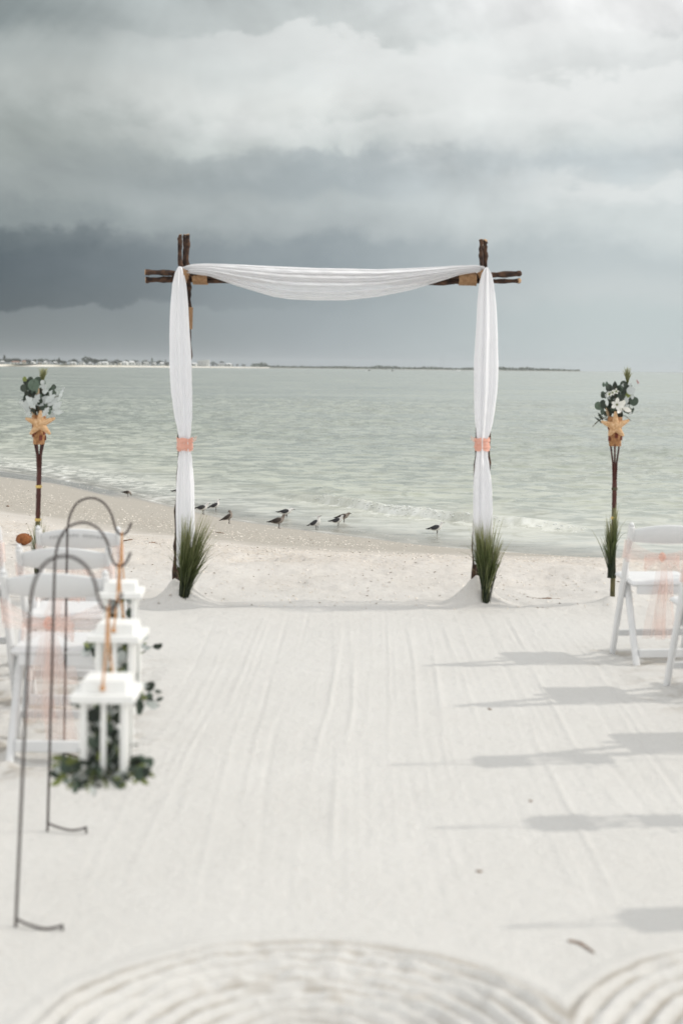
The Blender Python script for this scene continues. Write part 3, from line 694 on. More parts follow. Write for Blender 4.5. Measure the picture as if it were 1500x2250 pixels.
for i, (px, s_, h) in enumerate(TREES):
    d = shore_at(px) + random.uniform(95, 200); b = far(px, d); b.z = SEA+2.8
    kind = {'round':'round-crowned tree', 'pine':'slim pointed pine', 'palm':'ragged palm'}[s_]
    hw = 'tall' if h > 11.5 else 'low'
    t = thing('shore_tree', f'{hw} dark {kind} on the far shore, {ordinal(i+1)} tree from the left', 'tree', b, random.uniform(0,6.28), 'trees along the far shore')
    for me, nm in zip(PROTO[s_], ('crown', 'trunk')):
        q = obj(nm, me, t); q.scale = (h*random.uniform(0.9,1.5), h*1.1, h)
# the low wooded island: one mass of trees
mb = MB(); rr = random.Random(9)
for k in range(2600):
    px = rr.uniform(552, 1272); hh = 5.5 + 4*vn(np.array(px*0.02), np.array(0.0), 3) + 3*vn(np.array(px*0.09), np.array(0.0), 4)
    hh = float(hh)*(1.45 if 820 < px < 870 else 1)*(0.6+0.4*min(1, (1272-px)/60))*(1.0 if px > 620 or px < 586 else 0.65)
    if 556 < px < 586: hh *= 1.9
    d = 4350+150*math.sin(px*0.02) + rr.uniform(50, 250); c = far(px, d) + Vector((0,0,1.5+rr.random()*hh))
    a, b_, e = [Vector((rr.gauss(0,1), rr.gauss(0,0.5), rr.gauss(0,0.6))).normalized()*rr.uniform(2.5, 5.5) for _ in range(3)]
    mb.add([c+a, c+b_, c+e, c-a*0.6], [(0,1,2),(0,2,3),(1,3,2)])
tag(mb.build('island_wood', MAT['fleaf']), 'low dark wood along the distant island behind the arch', 'woodland', kind='stuff')
# thin masts on the island
MAT['mast'] = M('grey_steel', (0.30,0.32,0.33), (0.36,0.38,0.39), 0.5, 0.6)
for px, h, lb in ((967, 44, 'thin grey radio mast on the distant island, left one of the pair'), (974, 46, 'thin grey radio mast on the distant island, right one of the pair')):
    b = far(px, 4500); t = thing('radio_mast', lb, 'mast', b, 0, 'radio masts on the island')
    mb = MB()
    for q in range(3):
        an = q*2.094; mb.tube([(0.9*math.cos(an), 0.9*math.sin(an), 1), (0.45*math.cos(an), 0.45*math.sin(an), h)], 0.09, 5)
    mb.build('tower_leg', MAT['mast'], t); mb = MB()
    for z in range(4, h, 4):
        for q in range(3):
            a0, a1 = q*2.094, (q+1)*2.094; r0 = 0.9-0.45*z/h
            mb.tube([(r0*math.cos(a0), r0*math.sin(a0), z), (r0*math.cos(a1), r0*math.sin(a1), z+2)], 0.05, 4)
    mb.build('lattice', MAT['mast'], t)
# two personal watercraft throwing spray, a white launch, a red marker
MAT['hull_dark'] = M('dark_hull', (0.03,0.03,0.035), (0.06,0.06,0.065), 1, 0.35)
MAT['hull_white'] = M('white_hull', (0.76,0.77,0.77), (0.82,0.82,0.82), 1, 0.3)
MAT['suit'] = M('dark_wetsuit', (0.03,0.03,0.04), (0.06,0.05,0.06), 2, 0.7)
MAT['spray'] = M('white_spray', (0.80,0.82,0.82), (0.88,0.89,0.89), 1, 0.8, trans=0.3)
def hull(mb, L_, W_, h0):
    P = []
    for i in range(9):
        t_ = i/8; x = (t_-0.45)*L_; w = W_/2*(1-max(0,(t_-0.45)/0.55)**2.2)*(0.85+0.15*min(1, t_*4)); k = 0.25*h0*max(0,(t_-0.5))*2
        P.append([(x, 0, -0.2*h0+k), (x, -w*0.7, k*0.6), (x, -w, h0*0.75+k), (x, -w*0.75, h0+k), (x, w*0.75, h0+k), (x, w, h0*0.75+k), (x, w*0.7, k*0.6)])
    mb.grid(P, True, True); mb.add(P[0], [tuple(range(6,-1,-1))]); mb.add(P[-1], [tuple(range(7))])
for px, rz, lb in ((811, 0.35, 'dark jet ski throwing white spray far out, the left one'), (862, 0.25, 'dark jet ski throwing white spray far out, the right one')):
    d = 1650; b = far(px, d); b.z = SEA+0.1
    t = thing('jet_ski', lb, 'jet ski', b, rz, 'jet skis out on the water')
    mb = MB(); hull(mb, 3.2, 1.15, 0.75); mb.build('hull', MAT['hull_dark'], t)
    mb = MB(); mb.box((-0.4,0,0.95), (1.3,0.42,0.35), None, 0.08); mb.build('seat', MAT['hull_dark'], t)
    mb = MB(); mb.tube([(0.45,0,0.7),(0.35,0,1.15)], 0.07, 6); mb.tube([(0.35,-0.4,1.18),(0.35,0.4,1.18)], 0.04, 6); mb.build('handlebar', MAT['hull_dark'], t)
    mb = MB()
    for k in range(260):
        x = -random.random()*4.2-0.6; w = 0.5+abs(x)*0.28; hmax = 0.9*math.exp(-((x+2.0)/1.5)**2)+0.12
        c = Vector((x, random.uniform(-w, w), random.random()*hmax)); a, b_, e = [Vector((random.gauss(0,1), random.gauss(0,1), random.gauss(0,1))).normalized()*random.uniform(0.1,0.3) for _ in range(3)]
        mb.add([c+a, c+b_, c+e], [(0,1,2)])
    for sgn in (-1, 1):
        for k in range(70):
            q = random.random(); c = Vector((1.2-q*2.4, sgn*(0.5+q*1.3), 0.15+0.7*math.sin(q*3)*random.random())); a, b_, e = [Vector((random.gauss(0,1), random.gauss(0,1), random.gauss(0,1))).normalized()*random.uniform(0.08,0.25) for _ in range(3)]
            mb.add([c+a, c+b_, c+e], [(0,1,2)])
    q = mb.build('spray', MAT['spray'], t); tag(q, kind='stuff')
    # rider: one continuous seated figure
    me = bpy.data.meshes.new('person'); 
    V_ = [(-0.3,0,1.15),(-0.22,0,1.45),(-0.1,0,1.72),(-0.05,0,1.83),(-0.02,0,2.0),(-0.12,0.2,1.66),(0.1,0.3,1.42),(0.33,0.28,1.22),(-0.12,-0.2,1.66),(0.1,-0.3,1.42),(0.33,-0.28,1.22),(-0.25,0.15,1.12),(0.15,0.32,1.05),(0.05,0.33,0.62),(-0.25,-0.15,1.12),(0.15,-0.32,1.05),(0.05,-0.33,0.62)]
    E_ = [(0,1),(1,2),(2,3),(3,4),(2,5),(5,6),(6,7),(2,8),(8,9),(9,10),(0,11),(11,12),(12,13),(0,14),(14,15),(15,16)]
    R_ = [0.17,0.16,0.15,0.07,0.11,0.08,0.055,0.04,0.08,0.055,0.04,0.11,0.09,0.06,0.11,0.09,0.06]
    me.from_pydata(V_, E_, []); pe = obj('person', me)
    me.skin_vertices or None
    md = pe.modifiers.new('skin', 'SKIN'); 
    for vtx, r_ in zip(me.skin_vertices[0].data, R_): vtx.radius = (r_, r_)
    me.skin_vertices[0].data[0].use_root = True
    pe.modifiers.new('sub', 'SUBSURF').levels = 1
    me.materials.append(MAT['suit']); pe.location = b; pe.rotation_euler = (0,0,rz)
    tag(pe, f"tiny person in dark clothes riding the {'left' if px < 850 else 'right'} jet ski", 'person')
b = far(1006, 2600); t = thing('motor_launch', 'small white motor launch far out, left of the right drape', 'boat', b, 0.2)
mb = MB(); hull(mb, 8.5, 2.6, 1.4); mb.build('hull', MAT['hull_white'], t)
mb = MB(); mb.box((-0.3,0,2.1), (3.0,1.9,1.5), None, 0.15); cb = mb.build('cabin', MAT['hull_white'], t)
for sy in (-0.97, 0.97): mb = MB(); mb.box((-0.2,sy,2.3), (2.2,0.06,0.5)); mb.build('window', MAT['fglass'], cb)
b = far(1402, 350); t = thing('spar_buoy', 'thin red leaning spar buoy out on the water right of the right torch', 'buoy', b); t.rotation_euler = (0, -0.45, 0)
mred = M('faded_red_paint', (0.30,0.06,0.06), (0.38,0.09,0.08), 2, 0.6)
mb = MB(); mb.tube([(0,0,-0.6),(0,0,0.1),(0,0,0.75),(0,0,1.0),(0,0,1.12)], [0.10,0.13,0.12,0.07,0.02], 12); mb.build('spar', mred, t)
mb = MB(); mb.tube([(0,0,-0.25),(0,0,0.0)], [0.2,0.22], 12); mb.build('float_collar', mred, t)

# ------------------------------------------------------------------ the arch
def AR(px, py, dy=0.0): return at(px, py, ARCH_Y + dy)
def branch(pts, r0, r1, parent, name, seed, n=9):
    rr = random.Random(seed); P = cat_rom(pts, 10); m = len(P)
    rad = [(r0+(r1-r0)*i/(m-1))*(1+0.16*math.sin(i*0.9+seed)+rr.uniform(-0.10,0.10)) for i in range(m)]
    P = [q + Vector((rr.gauss(0,0.0025), rr.gauss(0,0.0025), 0)) for q in P]
    mb = MB(); mb.tube(P, rad, n, True, False); o = mb.build(name, MAT['bark'], parent)
    mb = MB()
    for e, r_ in ((0, rad[0]), (m-1, rad[-1])):
        t = (P[1]-P[0] if e == 0 else P[-1]-P[-2]).normalized(); s_ = -1 if e == 0 else 1
        mb.tube([P[e]-t*s_*0.004, P[e]+t*s_*0.003], [r_*0.97, r_*0.9], n)
    mb.build('cut_end', MAT['cutwood'], o); return o
arch = thing('wooden_arch', 'brown driftwood wedding arch of lashed branches standing on the sand before the sea', 'arch', (0, ARCH_Y, 0))
inv = Matrix.Translation((0, -ARCH_Y, 0))
def ap(*a): return inv @ AR(*a)
def foot(px, dy): p = ap(px, 1290, dy); return Vector((p.x, p.y, -0.12))
# left post: three branches
branch([foot(385, 0.02), ap(388,1200,0.02), ap(396,1000,0.02), ap(404,800,0.015), ap(407,660,0.01), ap(397,580,0.0), ap(395,516,0.0)], 0.021, 0.015, arch, 'post_branch', 1)
branch([foot(397, 0.10), ap(401,1150,0.10), ap(412,900,0.09), ap(416,740,0.055), ap(415,640,0.03), ap(411,575,0.02), ap(413,515,0.02)], 0.020, 0.015, arch, 'post_branch', 2)
branch([foot(392, 0.16), ap(398,1150,0.15), ap(408,800,0.12), ap(410,640,0.085), ap(406,580,0.07), ap(406,516,0.07)], 0.021, 0.011, arch, 'post_branch', 3)
# right post
branch([foot(1039, 0.02), ap(1042,1200,0.02), ap(1047,1000,0.02), ap(1054,800,0.02), ap(1056,660,0.01), ap(1056,590,0.0), ap(1055,527,0.0)], 0.020, 0.014, arch, 'post_branch', 4)
branch([foot(1056, 0.10), ap(1062,1150,0.10), ap(1071,1000,0.09), ap(1070,800,0.06), ap(1062,650,0.04), ap(1066,575,0.03), ap(1065,528,0.03)], 0.020, 0.014, arch, 'post_branch', 5)
branch([foot(1048, 0.17), ap(1056,1000,0.15), ap(1058,700,0.10), ap(1058,540,0.08)], 0.02, 0.012, arch, 'post_branch', 6)
# cross beam: two long branches
branch([ap(320,598,-0.03), ap(380,600,-0.02), ap(480,607,0.02), ap(700,606,0.05), ap(900,606,0.05), ap(1010,606,0.02), ap(1085,604,-0.02), ap(1141,601,-0.03)], 0.020, 0.021, arch, 'beam_branch', 7)
branch([ap(320,615,0.0), ap(390,614,0.02), ap(450,616,0.05), ap(700,617,0.08), ap(950,621,0.08), ap(1020,618,0.05), ap(1090,618,0.02), ap(1141,617,0.0)], 0.021, 0.016, arch, 'beam_branch', 8)
branch([ap(380,607,0.06), ap(460,605,0.10), ap(750,603,0.12), ap(1000,613,0.09), ap(1060,612,0.06)], 0.018, 0.018, arch, 'beam_branch', 9)
def lash(c, axis, ln, rx, ry, parent, turns):
    ax = Vector(axis).normalized(); s1 = Vector((0,1,0)); s2 = ax.cross(s1).normalized(); P = []
    N = turns*14
    for i in range(N+1):
        th = 2*math.pi*i/14; k = 1+0.02*math.sin(i*0.7)
        P.append(Vector(c) + ax*(ln*(i/N-0.5)) + s1*(math.cos(th)*ry*k) + s2*(math.sin(th)*rx*k))
    mb = MB(); mb.tube(P, ln/turns*0.56, 6); mb.build('rope_lashing', MAT['rope'], parent)
lash(ap(440,611.5,0.045), (1,0,-0.012), 0.105, 0.040, 0.062, arch, 9)
lash(ap(1026,613,0.035), (1,0,-0.012), 0.125, 0.042, 0.062, arch, 10)
lash(ap(413.5,700,0.055), (0.02,0,1), 0.155, 0.027, 0.055, arch, 12)
lash(ap(405,606,0.03), (0.55,0,1), 0.085, 0.036, 0.085, arch, 6)
lash(ap(1060,607,0.03), (-0.5,0,1), 0.08, 0.034, 0.08, arch, 6)

# ------------------------------------------------------------------ the white drapes
def drape(name, label, prof, band_y, seed, dy):
    """prof: (py, left px, right px) down the hanging cloth; pleats run down it."""
    rr = random.Random(seed); prof = np.array(prof, float)
    t = thing(name, label, 'drape', (0, ARCH_Y, 0), 0, 'white drapes tied to the arch posts')
    ys_ = np.concatenate([np.linspace(prof[0,0], prof[-1,0], 150)]); n = 108
    ph = [rr.uniform(0, 6.28) for _ in range(8)]; P = []
    for py in ys_:
        l_ = np.interp(py, prof[:,0], prof[:,1]); r_ = np.interp(py, prof[:,0], prof[:,2])
        c = ap((l_+r_)/2, py, dy); w = (r_-l_)/2/FPX*ARCH_Y
        tight = math.exp(-((py-band_y)/26)**2); row = []
        dr = (py-prof[0,0])/400.0
        for k in range(n):
            th = 2*math.pi*k/n
            f = 0.11*math.sin(7*th+ph[0]+0.35*math.sin(dr*2.1+ph[1])) + 0.08*math.sin(11*th+ph[2]+0.6*math.sin(dr*1.3+ph[3])) + 0.055*math.sin(17*th+ph[4]+dr*0.5)
            f = (abs(f)**0.85)*(1 if f > 0 else -1)
            f += 0.05*math.sin(py*0.21+3*math.sin(th*2+ph[5])+ph[6])*math.exp(-((py-band_y)/70)**2) + 0.03*math.sin(py*0.045+2.5*math.sin(th+ph[7]))
            q = 1 + f*(0.7-0.35*tight)
            row.append((c.x + math.cos(th)*w*q*0.93, c.y + math.sin(th)*max(w*0.62, 0.035)*(1+f*1.35), c.z + 0.006*math.sin(5*th)*(py > prof[-1,0]-12)))
        P.append(row)
    mb = MB(); mb.grid(P, True, True); mb.build('cloth', MAT['drape'], t)
    # peach band, gathered
    l_ = np.interp(band_y, prof[:,0], prof[:,1]); r_ = np.interp(band_y, prof[:,0], prof[:,2]); P = []
    for j in range(13):
        py = band_y - 14 + 28*j/12; c = ap((l_+r_)/2, py, dy+0.02); w = (r_-l_)/2/FPX*ARCH_Y + 0.016
        bul = 1 + 0.05*math.sin(j*2.1+seed) + 0.04*math.sin(j*0.9)
        P.append([(c.x+math.cos(2*math.pi*k/40)*w*bul*(1+0.02*math.sin(k*1.3+j)), c.y+math.sin(2*math.pi*k/40)*(w*1.15)*bul, c.z+0.004*math.sin(k*0.7+j)) for k in range(40)])
    mb = MB(); mb.grid(P, True, True); bd = mb.build('peach_band', MAT['peach'], t); bd['label'] = 'gathered peach band tied round the drape'
    # little knot end sticking out at the side
    c = ap(r_+5 if seed == 1 else l_-5, band_y-6, dy+0.0); mb = MB(); sgn = 1 if seed == 1 else -1
    mb.grid([[c+Vector((sgn*(0.004+0.024*i/3), -0.004*i, 0.03*j/3-0.01+0.008*i)) for j in range(4)] for i in range(4)]); mb.build('band_end', MAT['tulle_knot'], t)
    return t
drape('hanging_drape', 'white hanging drape with peach band on the left post of the arch', [(586,393,399),(600,385,404),(625,379,408),(670,375.5,412),(740,373,416),(800,373.5,419),(860,377,421),(910,383,421),(945,391,419),(966,394,418.5),(985,394,419),(1005,392,421),(1060,388,425),(1130,387,427),(1180,387.5,427),(1212,388,425),(1246,389,412)], 976, 1, -0.06)
drape('hanging_drape', 'white hanging drape with peach band on the right post of the arch', [(588,1065,1071),(602,1058,1079),(625,1053,1084),(670,1049,1088),(740,1045,1091.5),(800,1042,1092),(860,1041.5,1090),(910,1043,1084),(945,1046,1077),(966,1047,1070),(985,1047,1070),(1005,1045,1071),(1060,1041,1078),(1130,1040,1080),(1180,1040.5,1079.5),(1215,1041,1078),(1240,1043,1074)], 976, 2, -0.06)
# swag across the top
top = np.array([(398,588),(412,583),(425,580),(460,579),(520,581),(600,585),(700,589),(760,590),(830,592),(900,589),(960,586),(1010,583),(1045,582),(1066,586)], float)
bot = np.array([(398,600),(412,600),(425,602),(460,607),(520,628),(600,652),(640,658),(690,660),(760,660),(830,652),(900,638),(960,620),(1010,604),(1045,598),(1066,598)], float)
P = []; NS = 64
for px in np.linspace(400, 1064, 170):
    a, b = np.interp(px, top[:,0], top[:,1]), np.interp(px, bot[:,0], bot[:,1]); t_ = (px-400)/664; row = []
    env = math.sin(math.pi*t_)**0.7
    for j in range(NS+1):
        s = j/NS
        fold = 0.014*math.sin(s*2*math.pi*5.0 + 1.1*math.sin(t_*3.1+0.4)) + 0.010*math.sin(s*2*math.pi*8.3+2.2+1.6*t_) + 0.006*math.sin(s*2*math.pi*14+4*t_)
        fold += 0.004*math.sin(t_*47+s*11+2*math.sin(s*7)) + 0.003*math.sin(t_*90-s*17)
        fold *= (0.45+0.55*env)
        dyy = -0.055*env - 0.05*math.sin(math.pi*min(1, s*1.05))*env + fold + 0.01*(1-env) - 0.045
        row.append(ap(px, a+(b-a)*s, dyy))
    P.append(row)
sw = thing('swag_drape', 'white chiffon swag hung across the beam of the arch', 'drape', (0, ARCH_Y, 0))
mb = MB(); mb.grid(P); mb.build('cloth', MAT['swag'], sw)
# the part of the cloth that passes back over the beam
P = []
for px in np.linspace(402, 1062, 120):
    a = np.interp(px, top[:,0], top[:,1]); t_ = (px-402)/660; env = math.sin(math.pi*t_)**0.7; row = []
    for j in range(18):
        s = j/17; row.append(ap(px, a + 0.3 + (24+10*env)*s*s + 0.5*math.sin(s*9+t_*8), -0.045-0.055*env+0.012 + 0.20*math.sin(s*1.5)))
    P.append(row)
mb = MB(); mb.grid(P); mb.build('back_fold', MAT['swag'], sw)

# ------------------------------------------------------------------ grass clumps
def grass(name, label, base, tips, n, width, seed, foot_r=0.02, height=1.0, cup=True):
    """tips: list of (dx, dz, spread, weight) bundle ends relative to the base."""
    rr = random.Random(seed); t = thing(name, label, 'grass', base, 0, 'decorative grass clumps')
    mb = MB()
    for _ in range(n):
        dx, dz, sp, w = rr.choices(tips, [q[3] for q in tips])[0]
        L_ = rr.uniform(0.55, 1.05)**0.8; th = rr.uniform(0, 6.283)
        b = Vector((rr.gauss(0, foot_r*0.5), rr.gauss(0, foot_r*0.5), 0))
        e = Vector((dx*0.72*L_ + rr.gauss(0, sp)*0.7, rr.gauss(-0.03, sp*0.7), dz*L_*rr.uniform(0.9, 1.12)))
        mid = b.lerp(e, 0.5) + Vector((-e.x*0.12, -e.y*0.12, 0.03*dz)); droop = Vector((e.x*0.15, e.y*0.15, -0.018*abs(rr.gauss(0,1))))
        dry_ = rr.random() < 0.10
        if rr.random() < 0.14: droop = droop + Vector((rr.gauss(0,0.06), rr.gauss(0,0.05), -rr.uniform(0.04,0.15)))
        pts = []
        for i in range(6):
            s = i/5; pts.append((b*(1-s)**2 + mid*2*s*(1-s) + e*s*s) + droop*s**3)
        tw = Vector((math.cos(th), math.sin(th), 0)); W_ = width*rr.uniform(0.6, 1.2); vs_ = []; aa = []
        for i, q in enumerate(pts):
            s = i/5; ww = W_*(0.55+0.5*s)*(1-s**2.2)+0.0003; vs_ += [q-tw*ww, q+tw*ww]; aa += [max(s*L_, 0.78) if dry_ else s*L_]*2
        mb.add(vs_, [(2*i, 2*i+1, 2*i+3, 2*i+2) for i in range(5)], True, aa)
    q = mb.build('blades', MAT['blade'], t, 'tip'); tag(q, kind='stuff')
    if cup:
        mb = MB()
        for sx in (-0.012, 0.012):
            mb.tube([(sx*1.3,0,-0.06),(sx,0,0.02),(sx*1.2,0,0.09)], [0.009,0.012,0.014], 8)
        mb.build('stem_foot', MAT['stem'], t)
    return t
def gp(px, py, dy=-0.20): p = AR(px, py, dy); return p
g1 = gp(402, 1334, -0.16)
grass('grass_clump', 'tall dark green grass clump splaying right at the foot of the left arch post', g1, [(0.035,0.62,0.035,3),(0.19,0.62,0.045,3),(0.11,0.50,0.045,2.5),(0.21,0.52,0.05,0.8),(-0.02,0.50,0.03,0.6)], 760, 0.0038, 5)
g2 = gp(1066, 1326, -0.13)
grass('grass_clump', 'bushy dark green grass clump at the foot of the right arch post', g2, [(-0.10,0.56,0.035,3),(0.03,0.56,0.05,3),(0.11,0.45,0.04,2),(-0.03,0.54,0.045,2.5),(0.03,0.34,0.06,1)], 760, 0.0038, 6)

# ------------------------------------------------------------------ torches, starfish, bouquets
def leaf_mesh(kind):
    mb = MB()
    if kind == 'round': P = [(0,0,0)]+[(0.5*math.sin(a)*(0.96 if i%2 else 1), 0.07*math.cos(2*a), 0.5-0.52*math.cos(a)) for i, a in enumerate(np.linspace(0.35, 2*math.pi-0.35, 13))]; mb.add(P+[(0,0.05,0.5)], [(14,i,i+1) for i in range(1,13)]+[(14,13,0),(14,0,1)], True)
    elif kind == 'oval':
        rows = [(0,0.02),(0.15,0.17),(0.4,0.27),(0.65,0.23),(0.85,0.12),(1.0,0.01)]
        mb.grid([[(-w,0.06*z,z),(0,-0.03+0.10*z*z,z),(w,0.06*z,z)] for z, w in rows])
    elif kind == 'lobed':
        rows = [(0,0.03),(0.15,0.10),(0.25,0.26),(0.32,0.14),(0.45,0.32),(0.55,0.16),(0.7,0.26),(0.8,0.14),(1.0,0.05)]
        mb.grid([[(-w,0.05,z),(0,-0.02+0.1*z*z,z),(w,0.05,z)] for z, w in rows])
    elif kind == 'spear':
        rows = [(0,0.02),(0.2,0.08),(0.45,0.11),(0.7,0.08),(1.0,0.003)]
        mb.grid([[(-w,0.05,z),(0,-0.02,z),(w,0.05,z)] for z, w in rows])
    elif kind == 'petal':
        rows = [(0,0.05),(0.2,0.16),(0.5,0.26),(0.75,0.22),(0.93,0.10),(1.0,0.01)]
        mb.grid([[(-w,-0.06-0.28*z*z,z),(0,-0.28*z*z,z),(w,-0.06-0.28*z*z,z)] for z, w in rows])
    return mb
LEAF = {}
def leafdata(kind, mat):
    if (kind, mat) not in LEAF:
        me = leaf_mesh(kind).mesh('leaf'); me.materials.append(MAT[mat]); LEAF[(kind, mat)] = me
    return LEAF[(kind, mat)]
def put_leaf(parent, name, kind, mat, p, size, direction, rr, tilt=0.5):
    """the leaf grows from p along direction, its face turned to the camera side with some scatter"""
    q = obj(name, leafdata(kind, mat), parent)
    z = Vector(direction).normalized(); y = Vector((rr.gauss(0,tilt), 1, rr.gauss(0,tilt))); x = y.cross(z).normalized(); y = z.cross(x)
    m = Matrix((x, y, z)).transposed().to_4x4(); m.translation = Vector(p)
    q.matrix_local = m @ Matrix.Diagonal((size, size, size, 1)); return q
def torch(label, foot_, axis_px, split_py, basket, rings, green_py, side):
    Y = foot_.y; t = thing('bamboo_torch', label, 'torch', (foot_.x, foot_.y, 0), 0, 'bamboo torches either side of the arch')
    off = Matrix.Translation((-foot_.x, -foot_.y, 0))
    def tp(px, py, dy=0.0): return off @ at(px, py, Y+dy)
    (x0, y0), (x1, y1) = axis_px            # axis low and high
    def ax(py): return x0 + (x1-x0)*(py-y0)/(y1-y0)
    pts = [Vector((0,0,-0.15)), tp(ax(1250),1250), tp(ax(green_py),green_py)]
    mb = MB(); mb.tube(pts, [0.018,0.017,0.017], 10); mb.build('pole_foot', MAT['cane_green'], t)
    pys = np.linspace(green_py, split_py, 22); mb = MB()
    mb.tube([tp(ax(q), q) for q in pys], [0.0165*(1.10 if i % 7 == 3 else 1) for i in range(22)], 12); mb.build('pole', MAT['bamboo'], t)
    bx0, bx1, by0, by1 = basket
    cx = (bx0+bx1)/2; hw = (bx1-bx0)/2/FPX*Y
    for k in range(6):
        a = 2*math.pi*k/6+0.3; lo = tp(ax(split_py+8), split_py+8) + Vector((0.009*math.cos(a), 0.009*math.sin(a), 0))
        hi = tp(cx, by1-10) + Vector((hw*0.85*math.cos(a), hw*0.85*math.sin(a), 0)); md = lo.lerp(hi, 0.5) + Vector((-0.008*math.cos(a), -0.008*math.sin(a), 0))
        mb = MB(); mb.tube([lo, md, hi], [0.008,0.0065,0.006], 6); mb.build('splint', MAT['bamboo'], t)
    # woven basket cup, rows of weave stand proud
    P = []
    for i in range(19):
        s = i/18; py = by1+(by0-by1)*s; c = tp(cx, py); R_ = hw*(0.90+0.22*s)
        P.append([(c.x+math.cos(2*math.pi*k/28)*R_*(1+0.05*(1 if (k//2+i//2) % 2 else -1)), c.y+math.sin(2*math.pi*k/28)*R_*(1+0.05*(1 if (k//2+i//2) % 2 else -1)), c.z) for k in range(28)])
    mb = MB(); mb.grid(P, True, True); mb.add(P[0], [tuple(range(27,-1,-1))]); bk = mb.build('basket', MAT['basket'], t)
    rr = random.Random(side)
    for k in range(7):
        a = -math.pi/2 + (k-3)*0.55 + rr.uniform(-0.1,0.1); py = by1-14-rr.random()*30; c = tp(cx, py); R_ = hw*1.04
        mb = MB(); mb.box((c.x+math.cos(a)*R_, c.y+math.sin(a)*R_, c.z), (0.022, 0.008, 0.035), Matrix.Rotation(a+math.pi/2, 3, 'Z'), 0.002); mb.build('dark_strip', MAT['patch'], bk)
    for py, mt in rings:
        c = tp(ax(py), py); mb = MB(); P = []
        for i in range(5):
            P.append([(c.x+math.cos(2*math.pi*k/14)*(0.0185+0.004*math.sin(math.pi*i/4)), c.y+math.sin(2*math.pi*k/14)*(0.0185+0.004*math.sin(math.pi*i/4)), c.z+(i-2)*0.005) for k in range(14)])
        mb.grid(P, True, True); mb.build('tie_ring', MAT[mt], t)
    return tp
torch('tall dark bamboo torch with basket head at the left, behind the left chairs', TORCH_L, ((84,1140),(87,1020)), 1026, (73,100,912,976), ((1069,'yellow_tie'),(1142,'yellow_tie')), 1146, 1)
torch('tall dark bamboo torch with basket head at the right, behind the right chair', TORCH_R, ((1346,1260),(1349,1070)), 1055, (1336,1364,916,980), ((1074,'stem'),(1138,'yellow_tie')), 1116, 2)
def starfish(label, Y, c, tips):
    o = thing('starfish', label, 'starfish', at(c[0], c[1], Y), 0, 'starfish tied to the torches')
    C0 = at(c[0], c[1], Y); cen = Vector((0,0,0)); vs_ = []; fs = []
    T = sorted(tips, key=lambda q: math.atan2(q[1]-c[1], q[0]-c[0])); n = len(T)
    mb = MB()
    # each arm is a tapering ridge; arms share a raised middle
    for (px, py) in T:
        e = at(px, py, Y-0.0) - C0; L_ = e.length; d = e.normalized(); sd = Vector((-d.z, 0, d.x)); P = []
        for i in range(9):
            s = i/8; w = 0.023*(1-s)**0.9+0.0075; hgt = 0.026*(1-s)**0.7+0.005; q = d*(L_*s); lift = -0.012*math.sin(s*3)
            P.append([q+sd*(w*math.cos(a))+Vector((0, -hgt*math.sin(a)+lift*0.3+(0.004 if math.sin(a) < 0 else 0), 0)) for a in np.linspace(0, 2*math.pi, 12, endpoint=False)])
        mb.grid(P, True, True); mb.add(P[-1], [tuple(range(12))], True)
    mb.ball((0,-0.004,0), (0.030,0.026,0.030), 12, 8, 0.03)
    b = mb.build('body', MAT['star'], o)
    mb = MB()
    for (px, py) in T:
        e = at(px, py, Y) - C0
        for i in range(1, 9):
            s = i/9; hgt = 0.020*(1-s)**0.7+0.006; p = e*s; mb.ball((p.x, p.y-hgt-0.0005, p.z), (0.0035,0.002,0.0035), 6, 4)
    mb.build('spine_row', MAT['star'], b)
starfish('pale orange starfish fixed to the basket of the left torch', TORCH_L.y-0.075, (89,932), [(90,902),(57,919),(121,919),(67,954),(111,954)])
starfish('pale orange starfish fixed to the basket of the right torch', TORCH_R.y-0.080, (1351,938), [(1351,904),(1320,926),(1381,923),(1336,957),(1369,958)])
